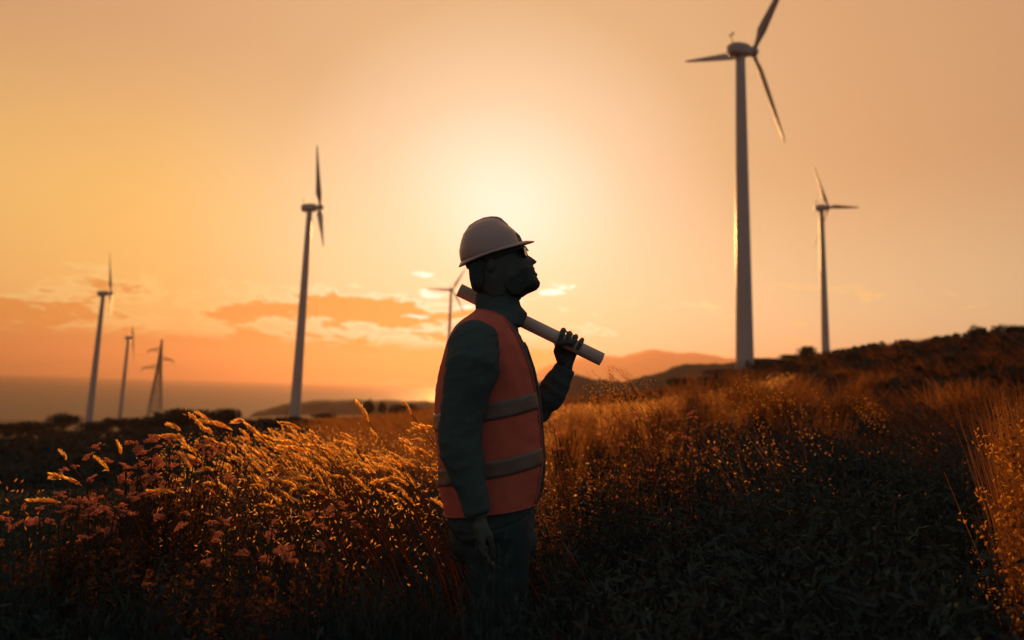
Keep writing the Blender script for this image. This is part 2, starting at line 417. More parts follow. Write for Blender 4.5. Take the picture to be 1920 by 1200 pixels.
# ------------------------------------------------------------------ wind turbines
def blade_mesh(L):
    st = []; N = 16
    for i in range(N+1):
        t = i/N; r = .55+t*(L-.55)
        if t < .06: ch, th, tw = .95, .9, 28
        else:
            u = min(1, (t-.06)/.14); u = u*u*(3-2*u)
            chord = 2.0*(1-.80*((t-.2)/.8)) if t > .2 else 2.0
            ch = .95+(chord-.95)*u; th = .9*(1-u)+(.26*ch*(1-.5*t))*u; tw = 28*(1-t)**1.6+3
        if i == N: ch *= .3; th *= .3
        c, s = math.cos(rad(tw)), math.sin(rad(tw)); ring = []
        for k in range(12):
            q = 2*PI*k/12; a = math.cos(q)*ch/2; b = math.sin(q)*th/2*(1 if math.cos(q) > -.2 else .55)
            a -= ch*.16*min(1, t/.2)
            ring.append((a*c-b*s, a*s+b*c, r))     # x along rotor plane, y along axis, z out
        st.append(ring)
    mb = MB(); mb.loft(st); return mb.mesh('blade')
def nacelle_mesh():
    # body along +y (towards the rotor), origin on the tower axis
    st = []
    for y, w, h, zc in ((-2.9, .55, .6, .05), (-2.75, .95, 1.0, .05), (-2.2, 1.25, 1.3, .05), (-1, 1.4, 1.42, .08), (.6, 1.4, 1.42, .08), (1.6, 1.25, 1.3, .05), (2.35, .95, 1.0, 0), (2.6, .8, .8, 0)):
        ring = []
        for k in range(20):
            q = 2*PI*k/20; cx, sx = math.cos(q), math.sin(q); e = .62
            ring.append((math.copysign(abs(cx)**e, cx)*w, y, zc+math.copysign(abs(sx)**e, sx)*h))
        st.append(ring)
    mb = MB(); mb.loft(st); return mb.mesh('nacelle')
def hub_mesh():
    st = []
    for y, r in ((2.62, .75), (2.9, 1.05), (3.5, 1.1), (4.1, .95), (4.5, .6), (4.68, .22)):
        st.append([(math.cos(2*PI*k/20)*r, y, math.sin(2*PI*k/20)*r) for k in range(20)])
    mb = MB(); mb.loft(st); return mb.mesh('hub')
BLADE, NAC, HUB = blade_mesh(21.5), nacelle_mesh(), hub_mesh()
for me in (BLADE, NAC, HUB): me.polygons.foreach_set('use_smooth', [True]*len(me.polygons))
vb = MB(); vb.tube([(0, 0, 0), (0, 0, 2.2)], .07, 6); vb.tube([(-.5, 0, 1.5), (.5, 0, 1.5)], .05, 6); vb.ball((-.5, 0, 1.7), (.16, .16, .2), 8, 5); vb.box((.3, -.03, 1.5), (.75, .03, 2.0))
VANE = vb.mesh('wind_vane')
def turbine(label, px, py, D, alpha, phi, pitch=0, rb=1.75, rt=.95):
    top = at(px, py, D); x, y = top.x, top.y; g = gz(x, y)-.3; H = top.z-g-1.5
    root = empty('wind_turbine', (x, y, g), 0, label, 'wind turbine', 'wind turbines on the hills')
    tw = MB(); rg = []
    for i in range(25):
        t = i/24; r = rb+(rt-rb)*t
        rg.append([(r*math.cos(2*PI*k/28), r*math.sin(2*PI*k/28), H*t) for k in range(28)])
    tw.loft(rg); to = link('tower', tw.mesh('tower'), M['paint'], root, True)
    fb = MB(); fb.tube([(0, 0, -.6), (0, 0, .35)], rb+.9, 28); link('foundation', fb.mesh('foundation'), M['concrete'], root)
    db = MB(); db.box((-.42, -rb-.04, .5), (.42, -rb+.3, 2.5)); link('door', db.mesh('door'), M['dark_metal'], to)
    a = rad(alpha); RZ = Matrix.Rotation(-a, 4, 'Z'); TX = Matrix.Rotation(rad(7), 4, 'X')   # the rotor axis tips up a little
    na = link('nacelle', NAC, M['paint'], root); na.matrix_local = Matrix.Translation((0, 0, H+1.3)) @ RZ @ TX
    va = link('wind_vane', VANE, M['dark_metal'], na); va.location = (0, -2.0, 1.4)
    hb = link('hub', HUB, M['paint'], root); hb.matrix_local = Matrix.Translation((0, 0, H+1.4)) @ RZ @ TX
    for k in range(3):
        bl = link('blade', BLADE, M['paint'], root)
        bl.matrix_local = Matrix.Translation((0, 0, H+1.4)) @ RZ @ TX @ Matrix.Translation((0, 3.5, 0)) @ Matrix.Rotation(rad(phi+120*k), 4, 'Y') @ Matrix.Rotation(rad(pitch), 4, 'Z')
    return root
M['concrete'] = mat('concrete', (.3, .28, .26), .9, .2, var=.3, vscale=1)
turbine('largest wind turbine, its upper blade cut off by the top of the photo', 1388, 93, 150, 63, 45, 0)
turbine('wind turbine left of the hard hat, tall with its rotor seen edge-on', 581, 389, 262, 76, 19, 55, 1.85, .95)
turbine('wind turbine at the far left with one blade pointing straight up', 194, 550, 400, 64, 5, 20, 1.9, 1)
turbine('small distant wind turbine between the far left turbine and the lattice pylon', 241, 633, 660, 66, 180, 20, 2.0, 1.05)
turbine('wind turbine partly hidden behind the rolled plan at the head', 846, 543, 600, 15, 33, 0, 1.7, 1)
turbine('wind turbine on the right ridge behind the pointed bush', 1540, 389, 337, 79, 343, 0, 1.75, 1)

# ------------------------------------------------------------------ lattice pylon
def pylon():
    T = at(304, 634, 430); x, y = T.x, T.y; g = gz(x, y); H = T.z-g
    root = empty('lattice_pylon', (x, y, g), rad(12), 'steel lattice power pylon between the small turbine and the hedge', 'pylon')
    def half(z):
        t = z/H
        return 3.9*(1-t/.62)+1.25*(t/.62) if t < .62 else 1.25*(1-(t-.62)/.38)+.12*((t-.62)/.38)
    zs = [0]; z = 0
    while z < H*.97:
        z += max(1.3, half(z)*1.15); zs.append(min(z, H))
    for sx, sy in ((1, 1), (1, -1), (-1, 1), (-1, -1)):
        mb = MB(); mb.tube([(sx*half(z), sy*half(z), z) for z in zs], .24, 4); link('leg', mb.mesh('leg'), M['steel'], root)
    br = MB(); w = .14
    for a, b in zip(zs[:-1], zs[1:]):
        ha, hb = half(a), half(b)
        for (ax, ay, bx, by) in ((1, 1, -1, 1), (1, -1, -1, -1), (1, 1, 1, -1), (-1, 1, -1, -1)):
            br.bar((ax*ha, ay*ha, a), (bx*hb, by*hb, b), w); br.bar((bx*ha, by*ha, a), (ax*hb, ay*hb, b), w)
            br.bar((ax*hb, ay*hb, b), (bx*hb, by*hb, b), w)
    prop(link('lattice_bracing', br.mesh('lattice_bracing'), M['steel'], root), kind='stuff')
    tips = []
    for sx, py, ln in ((-1, 655, 6.0), (1, 672, 6.2), (-1, 688, 7.6)):
        z = at(297, py, 430).z-g; h = half(z); mb = MB()
        tip = (sx*(h+ln), 0, z-.9)
        for sy in (1, -1):
            mb.bar((sx*h, sy*h, z+1.2), tip, .2); mb.bar((sx*h, sy*h, z-.7), tip, .2)
        for q in (.3, .6):
            for sy in (1, -1):
                p1 = Vector((sx*h, sy*h, z+1.2)).lerp(Vector(tip), q); p2 = Vector((sx*h, sy*h, z-.7)).lerp(Vector(tip), q); mb.bar(p1, p2, .09)
        ca = link('cross_arm', mb.mesh('cross_arm'), M['steel'], root)
        ib = MB(); ib.tube([(tip[0], 0, tip[2]), (tip[0], 0, tip[2]-1.9)], .14, 6)
        for q in range(5): ib.tube([(tip[0], 0, tip[2]-.4-q*.3), (tip[0], 0, tip[2]-.5-q*.3)], .26, 8)
        link('insulator', ib.mesh('insulator'), M['dark_metal'], ca); tips.append(Vector((tip[0], 0, tip[2]-1.9)))
    mw = Matrix.Translation((x, y, g)) @ Matrix.Rotation(rad(12), 4, 'Z')
    for tp, nm in zip(tips, ('upper left', 'right', 'lower left')):
        a = mw @ tp; b = a + Vector((-330, -60, -18)); pts = []
        for i in range(25):
            t = i/24; p = a.lerp(b, t); p.z -= 4*9*t*(1-t); pts.append(p)
        mb = MB(); mb.tube(pts, .018, 4)
        prop(link('power_line', mb.mesh('power_line'), M['dark_metal']), f'thin power line sagging left from the pylon\'s {nm} arm', 'power line', 'power lines from the lattice pylon')
pylon()

# ------------------------------------------------------------------ vegetation makers
def leaf_quads(c, size, elong=1.7, up=0.0, r=None):
    r = r or rng; n = len(c); size = np.broadcast_to(size, (n,))[:, None]
    a = r.normal(size=(n, 3)); a[:, 2] += up; a /= np.linalg.norm(a, axis=1, keepdims=True)
    b = r.normal(size=(n, 3)); b -= a*(a*b).sum(1, keepdims=True); b /= np.linalg.norm(b, axis=1, keepdims=True)
    nn = np.cross(a, b)
    A = a*size*elong*.5; B = b*size*.5
    v = np.stack([c-A, c+B+nn*size*.08, c+A, c-B+nn*size*.08], 1).reshape(-1, 3)
    return v, np.arange(n*4).reshape(-1, 4)
def leaf_mesh(name, c, size, elong=1.7, up=0.0, r=None): return np_mesh(name, *leaf_quads(c, size, elong, up, r))
def blade_strips(base, h, lean, w, seg=3, r=None, droop=0.0):
    r = r or rng; n = len(base); h = np.broadcast_to(h, (n,)); w = np.broadcast_to(w, (n,))
    q = r.uniform(0, 2*PI, n); side = np.stack([np.cos(q), np.sin(q), np.zeros(n)], 1)
    t = np.linspace(0, 1, seg+1); V_ = []
    for k in t:
        p = base + np.stack([lean[:, 0]*h*k*k, lean[:, 1]*h*k*k, h*(k-droop*k*k)], 1)
        ww = (w*(1-.85*k)*.5)[:, None]*side
        V_ += [p-ww, p+ww]
    v = np.stack(V_, 1).reshape(-1, 3); m = 2*(seg+1); b = (np.arange(n)*m)[:, None, None]
    f = np.array([[2*i, 2*i+1, 2*i+3, 2*i+2] for i in range(seg)])[None]
    return v, (b+f).reshape(-1, 4)
def blade_mesh_of(name, *a, **k): return np_mesh(name, *blade_strips(*a, **k))
def cloud(n, blobs, r, shell=.55, sx=1, sy=1, sz=1):
    """leaf positions in a lumpy crown of unit size standing on z=0"""
    bc = []; 
    while len(bc) < blobs:
        p = r.uniform(-1, 1, 3)
        if np.linalg.norm(p) < .85 and p[2] > -.8: bc.append(p)
    bc = np.array(bc)*[.62, .62, .5]; rad_ = r.uniform(.24, .44, blobs)
    i = r.integers(0, blobs, n); d = r.normal(size=(n, 3)); d /= np.linalg.norm(d, axis=1, keepdims=True)
    p = bc[i]+d*(rad_[i]*(shell+(1-shell)*r.random(n)**.6))[:, None]
    p[:, 2] = (p[:, 2]+.8)/1.6
    return p*[sx, sy, sz]
def scatter(n, px0, px1, d0, d1, power=1.0):
    px = rng.uniform(px0, px1, n); u = rng.random(n)**power
    D = np.exp(np.log(d0)+(np.log(d1)-np.log(d0))*u)
    x = D*np.tan(np.arctan((px-960)/FPX)); return np.stack([x, D, ground(x, D)], 1), px, D

# foliage variants for shrubs and trees (unit size, scaled per plant)
VAR = []
for s in range(6):
    r = np.random.default_rng(100+s); c = cloud(2600, 13+2*s, r)
    me = leaf_mesh('foliage', c, r.uniform(.035, .075, len(c)), 1.6, r=r); me.materials.append(M['scrub']); VAR.append(me)
SPARSE = []
for s in range(4):                              # thinner, twiggy
    r = np.random.default_rng(200+s); c = cloud(2200, 22, r, .2)
    me = leaf_mesh('foliage', c, r.uniform(.018, .045, len(c)), 2.2, r=r); me.materials.append(M['leaf']); SPARSE.append(me)
DRY = []; DRY_LIT = []
for s in range(4):                              # dry feathery bush that lets the light through
    r = np.random.default_rng(300+s); c = cloud(1500, 16, r, .3)
    v1, f1 = leaf_quads(c, r.uniform(.018, .045, len(c)), 2.6, r=r)
    b0 = np.stack([r.normal(0, .28, 420), r.normal(0, .28, 420), np.full(420, .1)], 1)
    v2, f2 = blade_strips(b0, r.uniform(.6, 1.05, 420), np.stack([r.normal(-.3, .25, 420), r.normal(0, .25, 420)], 1), .022, 3, r)
    me = np_mesh('foliage', np.vstack([v1, v2]), np.vstack([f1, f2+len(v1)])); me.materials.append(M['straw_dim']); DRY.append(me)
    me2 = me.copy(); me2.materials.clear(); me2.materials.append(M['straw']); DRY_LIT.append(me2)  # same bush in brighter straw: stronger sunlight put into the colour
def twigs(seed):
    r = random.Random(seed); mb = MB()
    for i in range(9):
        q = r.uniform(0, 2*PI); e = r.uniform(.15, .55); z = r.uniform(.55, .95)
        p1 = Vector((e*.35*math.cos(q), e*.35*math.sin(q), z*.45)); p2 = Vector((e*math.cos(q), e*math.sin(q), z))
        mb.tube([(0, 0, -.05), p1, p2], [.022, .014, .005], 5)
    return mb.mesh('stem')
TW = [twigs(i) for i in range(3)]
for me in TW: me.materials.append(M['bark'])
def shrub(px, top, D, wpx, label, name='shrub', cat='shrub', group=None, var=None, depth=1.0, sink=0.0):
    t = at(px, top, D); g = gz(t.x, t.y)-sink; H = max(t.z-g, .25); W = wpx/FPX*D/2
    root = empty(name, (t.x, t.y, g), random.uniform(0, 6.28), label, cat, group)
    me = var if var is not None else random.choice(VAR)
    fo = link('foliage', me, None, root); fo.scale = (W/.85, W/.85*depth, H)
    st = link('stem', random.choice(TW), None, root); st.scale = (W/.85, W/.85, H)
    return root
def tree(px, top, D, wpx, label, group=None):
    t = at(px, top, D); g = gz(t.x, t.y); H = t.z-g; W = wpx/FPX*D/2
    root = empty('tree', (t.x, t.y, g), random.uniform(0, 6.28), label, 'tree', group)
    cr = link('crown', random.choice(VAR), None, root); cr.location = (0, 0, H*.22); cr.scale = (W/.85, W/.85, H*.78)
    mb = MB(); mb.tube([(0, 0, -.3), (.05*W, 0, H*.3), (.1*W, .05*W, H*.55)], [H*.035, H*.028, H*.014], 8)
    for k in range(5):
        q = k*1.3; mb.tube([(.05*W, 0, H*(.25+.04*k)), (W*.55*math.cos(q), W*.55*math.sin(q), H*(.55+.05*k))], [H*.016, H*.006], 6)
    link('trunk', mb.mesh('trunk'), M['bark'], root); return root

# background trees and shrubs the photo lets one tell apart
tree(122, 770, 170, 78, 'round dark tree at the foot of the far left turbine')
tree(32, 796, 190, 66, 'low dark tree at the left edge of the photo')
tree(204, 779, 200, 40, 'small rounded tree just left of the small turbine\'s base')
shrub(345, 760, 110, 165, 'broad dark thicket below the lattice pylon', depth=.6)
shrub(262, 776, 120, 130, 'dark bush between the small turbine and the broad thicket')
shrub(425, 759, 105, 62, 'dark bush at the right end of the broad thicket')
shrub(460, 784, 100, 60, 'low dark bush right of the thicket, beside the tall grass')
shrub(55, 788, 150, 150, 'wide dark bush between the left edge and the round tree')
shrub(180, 786, 150, 80, 'dark bush hiding the foot of the far left turbine')
shrub(0, 792, 140, 80, 'dark bush cut by the left edge of the photo')
shrub(290, 800, 95, 120, 'low dark bush in front of the broad thicket')
tree(693, 743, 190, 26, 'upright dark tree on the field left of the person, taller of the two')
tree(717, 748, 195, 22, 'shorter round tree right beside the upright dark tree')
shrub(765, 752, 175, 84, 'wide dark bush near the back of the orange vest')
shrub(610, 772, 150, 60, 'low dark bush right of the tall turbine\'s base')
shrub(500, 788, 130, 90, 'low scrub left of the tall turbine\'s base')
shrub(1275, 704, 62, 56, 'dark round bush standing on the lit grass right of the hand', sink=.2)
shrub(1513, 644, 205, 40, 'dark pointed bush in front of the right ridge turbine')
shrub(1490, 662, 200, 60, 'low dark bush joined to the left of the pointed bush')
shrub(1565, 664, 210, 60, 'low dark bush at the foot of the right ridge turbine')
shrub(1440, 668, 190, 90, 'low scrub on the crest right of the largest turbine')
shrub(1830, 604, 95, 40, 'small bush on the skyline of the right ridge')
shrub(1895, 606, 85, 90, 'dark bush on the skyline at the right edge')
shrub(1700, 634, 110, 60, 'low bush halfway up the skyline of the right ridge')
shrub(1640, 660, 130, 80, 'low bush at the start of the right ridge slope')
shrub(1350, 690, 120, 70, 'low dark bush left of the largest turbine\'s base')

# distant scrub as one mass
def scrub_mass():
    V_, F_ = [], []; n0 = 0
    spots, px, D = scatter(1500, 1000, 1960, 12, 260)
    h = np.where(px > 1300, rng.uniform(.2, 1.1, 1500), rng.uniform(.2, .5, 1500))*np.interp(D, [14, 50, 200], [.5, .8, 1.25])
    s2, px2, D2 = scatter(1150, -60, 600, 14, 330)
    spots = np.vstack([spots, s2]); h = np.concatenate([h, rng.uniform(.35, 1.0, 1150)*np.interp(D2, [14, 60, 330], [.5, .9, 1.1])])
    for p, hh in zip(spots, h):
        n = 60; c = rng.normal(size=(n, 3)); c /= np.linalg.norm(c, axis=1, keepdims=True); c *= rng.random((n, 1))**.4
        c = c*[hh*1.1, hh*1.1, hh*.6]+p+[0, 0, hh*.35]
        v, f = leaf_quads(c, rng.uniform(.2, .4, n)*max(hh, .6), 1.6); V_.append(v); F_.append(f+n0); n0 += len(v)
    prop(link('scrub', np_mesh('scrub', np.vstack(V_), np.vstack(F_)), M['scrub']), 'low dark scrub spread over the slopes', kind='stuff')
scrub_mass()

# field grass: tufts thin out into the distance
def field():
    def patch(p, s, lo, hi):
        n = np.array([mnoise.noise(Vector((a*s, b*s, 3.7))) for a, b in p[:, :2]])
        return (n > lo) & (n < hi)
    p, px, D = scatter(52000, 1000, 1960, 6, 130)
    k = patch(p, .12, -.25, 9) | (rng.random(len(p)) < .25); p, px, D = p[k], px[k], D[k]
    h = rng.uniform(.25, .6, len(p))*np.where(D < 12, 1.1, 1.0); lean = np.stack([rng.normal(-.45, .3, len(p)), rng.normal(0, .2, len(p))], 1)
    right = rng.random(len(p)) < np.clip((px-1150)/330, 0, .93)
    w = np.clip(D*.0016, .01, .2)
    fw = (rng.random(len(p)) < .6) & patch(p, .45, -.12, 9)
    a = ~right & fw
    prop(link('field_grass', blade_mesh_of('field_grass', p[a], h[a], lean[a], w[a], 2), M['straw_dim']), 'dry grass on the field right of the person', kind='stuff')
    lit = (px < 1500) & (D < 30) & patch(p, .45, .02, 9)
    tip = p[lit]+np.stack([lean[lit, 0]*h[lit]*.9, lean[lit, 1]*h[lit], h[lit]*.92], 1)
    tip = np.repeat(tip, 3, 0); dd = np.repeat(D[lit], 3); tip += rng.normal(0, 1, tip.shape)*np.clip(dd*.003, .02, .12)[:, None]
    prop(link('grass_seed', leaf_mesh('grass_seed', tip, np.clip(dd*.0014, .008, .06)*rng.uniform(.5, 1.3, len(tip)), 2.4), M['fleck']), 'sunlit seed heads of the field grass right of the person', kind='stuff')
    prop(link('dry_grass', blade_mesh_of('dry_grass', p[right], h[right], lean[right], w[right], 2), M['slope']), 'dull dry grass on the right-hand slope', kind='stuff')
    p, px, D = scatter(30000, -60, 900, 9, 230)
    k = (patch(p, .05, .0, 9) | ((px > 560) & (D < 45))) & (rng.random(len(p)) < np.clip((px-430)/120, .06, 1)); p, D = p[k], D[k]
    h = rng.uniform(.25, .55, len(p)); lean = np.stack([rng.normal(-.5, .3, len(p)), rng.normal(0, .2, len(p))], 1)
    prop(link('field_grass', blade_mesh_of('field_grass', p, h, lean, np.clip(D*.0016, .01, .3), 2), M['straw']), 'sunlit dry grass on the field left of the person', kind='stuff')
field()

# near growth: dark leafy undergrowth filling the foreground
def undergrowth():
    p, px, D = scatter(2900, -150, 2050, 1.6, 7)
    keep = ~((np.abs(p[:, 0]+.02) < .26) & (D > 2.35) & (D < 3.05)); p, px, D = p[keep], px[keep], D[keep]
    hh = np.interp(px, [0, 400, 900, 1050, 1400, 1800, 1920], [.66, .66, .6, .72, .86, .8, .6])*rng.uniform(.7, 1.1, len(p))
    hh = np.minimum(hh, np.interp(D, [1.5, 1.9, 3, 8], [.66, .86, .95, 1]))
    C_ = []; S_ = []
    for q, h in zip(p, hh):
        n = 60; c = np.stack([rng.normal(0, .09, n), rng.normal(0, .09, n), h*rng.random(n)**.7], 1)+q
        C_.append(c); S_.append(rng.uniform(.005, .015, n))
    me = leaf_mesh('undergrowth', np.vstack(C_), np.concatenate(S_), 3.6, .3)
    prop(link('undergrowth', me, M['leaf']), 'dense dark leafy undergrowth in the foreground', kind='stuff')
    b = p[rng.integers(0, len(p), 24000)]+np.stack([rng.normal(0, .12, 24000), rng.normal(0, .12, 24000), np.zeros(24000)], 1)
    lean = np.stack([rng.normal(-.2, .3, 24000), rng.normal(0, .25, 24000)], 1)
    prop(link('dark_grass', blade_mesh_of('dark_grass', b, rng.uniform(.3, .82, 24000), lean, .005, 3), M['leaf']), 'shaded grass blades among the undergrowth', kind='stuff')
undergrowth()

# ------------------------------------------------------------------ the person
DP = 2.70
def P(px, py, dy=0.0): return at(px, py, DP+dy)
PXM = DP/FPX                                     # metres per pixel in the person's plane
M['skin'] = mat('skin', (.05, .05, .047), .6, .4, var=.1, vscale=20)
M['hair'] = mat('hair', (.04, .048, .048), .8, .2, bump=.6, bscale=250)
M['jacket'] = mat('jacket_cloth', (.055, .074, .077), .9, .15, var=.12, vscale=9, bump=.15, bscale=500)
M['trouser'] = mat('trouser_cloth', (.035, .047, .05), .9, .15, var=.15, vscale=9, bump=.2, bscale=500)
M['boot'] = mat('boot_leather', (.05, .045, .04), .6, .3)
M['vest'] = mat('vest_cloth', (.54, .105, .072), .8, .25, var=.1, vscale=12, bump=.12, bscale=400)
M['trim'] = mat('vest_trim', (.38, .08, .065), .75, .3)
M['reflect'] = mat('reflective_strip', (.16, .095, .075), .5, .5, var=.08, vscale=30)
M['zip'] = mat('zip', (.06, .07, .07), .6, .4)
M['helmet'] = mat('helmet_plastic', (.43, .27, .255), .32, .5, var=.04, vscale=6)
M['webbing'] = mat('webbing', (.06, .07, .07), .8, .2)
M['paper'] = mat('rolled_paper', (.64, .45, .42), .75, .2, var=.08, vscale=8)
M['lens'] = mat('dark_lens', (.02, .02, .02), .15, .6)

TORSO = [(584, 890, 964, .085), (592, 882, 970, .115), (602, 868, 971, .150), (613, 856, 973, .180), (628, 848, 978, .200), (650, 838, 990, .212), (690, 827, 1003, .212),
         (735, 819, 1011, .205), (780, 818, 1016, .198), (830, 821, 1019, .192), (880, 825, 1020, .188), (920, 829, 1014, .186), (965, 838, 1003, .182), (1010, 846, 1004, .178)]
def tslice(py):
    ks = [t[0] for t in TORSO]
    return [float(np.interp(py, ks, [t[i] for t in TORSO])) for i in (1, 2, 3)]
def torso_pt(py, th, off=0.0, shift=0.0):
    """th = 0 front (+x), -90 deg towards the camera; off metres outward"""
    b, f, w = tslice(py); c = (b+f)/2; a = (f-b)/2*PXM+off; w = w+off; e = .86
    ct, st = math.cos(th), math.sin(th)
    x = math.copysign(abs(ct)**e, ct)*a; y = math.copysign(abs(st)**e, st)*w
    m = P(c, py); return Vector((m.x+x, DP+y, m.z))
person_loc = (P(930, 900).x, DP, gz(P(930, 900).x, DP))
person = empty('person', person_loc, 0, 'person in hard hat and orange vest looking up, holding a rolled plan', 'person')
INV = Matrix.Translation(-Vector(person_loc))
def attach(name, me, mt, parent=person, smooth=True):
    me.transform(INV) if parent is person else me.transform(INV)
    return link(name, me, mt, parent, smooth)

# --- head: nested profiles from the middle plane outwards
L0 = [(975,442),(984,462),(987,470),(988.5,478),(997,483),(1006.5,490),(1004.5,494),(999.5,496),(1000,500),(1003.5,504.5),(1001,508.5),(1007,512.5),(1008.5,516),(1004.5,521),(1009.5,526),(1012.5,531),(1011,537),(1006,542),(990,549),(979,556),(976,562),(930,574),(897,552),(887,542),(884,526),(881,510),(869,490),(867,470),(873,446),(890,427),(925,417),(955,425)]
L1 = [(974,442),(983,462),(985.5,470),(986,478),(990,484),(997,491),(998.5,494.5),(998,496.5),(998.5,500),(1001.5,504.5),(999.5,508.5),(1004.5,512.5),(1006,516),(1003,521),(1007.5,526),(1010,531),(1009,537),(1003,542),(988,549),(977,556),(974,562),(930,574),(897,551),(887.5,541),(884.5,526),(881.5,510),(869.5,490),(867.5,470),(873.5,446),(890.5,427.5),(925,417.5),(955,425)]
L2 = [(968,443),(976,462),(979,470),(977,478),(981,484),(984,490),(985,494),(985,497),(986,500),(987,504.5),(987,508.5),(989,512.5),(990,516),(991,521),(994,526),(995,531),(993,537),(987,542),(975,549),(967,556),(964,562),(930,570),(899,549),(890,540),(886,525),(884,510),(875,490),(873,470),(879,448),(895,431),(925,422),(949,429)]
L3 = [(945,446),(955,462),(958,470),(957,478),(961,484),(963,490),(964,494),(963,497),(963,500),(963,504.5),(962,508.5),(962,512.5),(962,516),(962,521),(963,526),(962,531),(958,536),(953,540),(948,545),(944,552),(941,558),(926,562),(909,549),(901,540),(898,525),(896,510),(889,490),(888,470),(893,453),(905,441),(925,435),(939,438)]
L4 = [((x-925)*.5+925, (y-495)*.5+495) for x, y in L3]
def head_rings():
    out = []
    for lay, w in ((L4, -.079), (L3, -.066), (L2, -.041), (L1, -.016), (L0, -.005), (L0, .005), (L1, .016), (L2, .041), (L3, .066), (L4, .079)):
        out.append([P(x, y, 0)+Vector((0, w, 0)) for x, y in lay])
    return out

# --- limbs (picture points with depth)
NEARARM = [((890, 650), -.185, 47), ((886, 690), -.225, 50), ((876, 730), -.235, 43), ((868, 765), -.240, 39), ((862, 812), -.240, 37), ((865, 850), -.245, 37), ((878, 900), -.255, 29), ((891, 945), -.262, 24.5), ((897, 966), -.265, 21)]
FARARM = [((925, 655), .175, 44), ((945, 700), .21, 40), ((975, 740), .215, 34), ((1008, 765), .205, 29), ((1030, 742), .185, 28), ((1047, 714), .170, 23), ((1062, 690), .160, 17.5)]
RT, TUBE_A, TUBE_B = 12.7, (861, 543.5), (1128.5, 674)
TD0, TD1 = .105, .125                            # tube depth behind the person's plane
tA, tB = P(*TUBE_A, TD0), P(*TUBE_B, TD1)
AX = (tB-tA).normalized(); RTM = RT*PXM*1.03
YD = Vector((0, 1, 0)); YD = (YD-AX*YD.dot(AX)).normalized(); UPV = YD.cross(AX).normalized()
if UPV.z < 0: UPV = -UPV

def hand_far(mb):
    wrist = P(1062, 684, .155); mcp = []
    for s, rf, spread in ((1049.5, 5.4, -.2), (1061, 5.2, .1), (1072, 5.0, .5), (1083, 4.6, 1.0)):
        t = (s-TUBE_A[0])/(TUBE_B[0]-TUBE_A[0]); A = tA.lerp(tB, t); rf *= PXM*1.02; R = RTM+rf*.85
        pts = []
        for deg, k in ((112, 1.12), (78, 1.08), (40, 1.06), (5, 1.07), (-32, 1.03), (-68, 1.0), (-100, 1.0)):
            q = rad(deg); pts.append(A+UPV*(R*k*math.cos(q))+YD*(R*k*math.sin(q))+AX*(spread*PXM*1.6*max(0, math.cos(q))))
        mb.tube(pts, [rf*1.1, rf*1.08, rf*1.0, rf*1.06, rf*.98, rf*.95, rf*.8], 10, True)
        m = pts[0]; mcp.append(m)
        mb.tube([wrist, wrist.lerp(m, .5), m], [13*PXM, 9.5*PXM, 7*PXM], 10, True)
    # thumb: from the near side of the wrist, round below and up the front of the tube
    t0 = P(1053, 676, .145); A = tA.lerp(tB, (1050-TUBE_A[0])/(TUBE_B[0]-TUBE_A[0])); A2 = tA.lerp(tB, (1066-TUBE_A[0])/(TUBE_B[0]-TUBE_A[0]))
    b1 = P(1045, 658, .125)
    f1 = A+UPV*(-RTM*.75)-YD*(RTM+.006); f2 = A2+UPV*(RTM*.05)-YD*(RTM+.009); f3 = A2+UPV*(RTM*.25)-YD*(RTM+.008)+AX*.012
    mb.tube([t0, b1, f1, f2, f3], [10.5*PXM, 8.5*PXM, 6.6*PXM, 6*PXM, 4.6*PXM], 10, True)
def hand_near(mb):
    w = P(898, 970, -.265); k = P(905, 1012, -.27)
    mb.tube([w, w.lerp(k, .4), k], [(13*PXM, 11*PXM), (12*PXM, 19*PXM), (10*PXM, 21*PXM)], 12, True)
    for i, (dx, ln) in enumerate(((-15, 34), (-5, 40), (6, 38), (16, 29))):
        a = k+Vector((0, dx*PXM, 0)); b = a+Vector((3*PXM, dx*.15*PXM, -ln*.45*PXM)); c = b+Vector((7*PXM, 0, -ln*.4*PXM)); d = c+Vector((9*PXM, 0, -ln*.2*PXM))
        mb.tube([a, b, c, d], [5.4*PXM, 5*PXM, 4.6*PXM, 3.8*PXM], 8, True)
    a = w+Vector((6*PXM, -8*PXM, -8*PXM)); mb.tube([a, a+Vector((12*PXM, -5*PXM, -18*PXM)), a+Vector((17*PXM, -2*PXM, -36*PXM)), a+Vector((17*PXM, 0, -50*PXM))], [8*PXM, 6.5*PXM, 5.5*PXM, 4.2*PXM], 8, True)

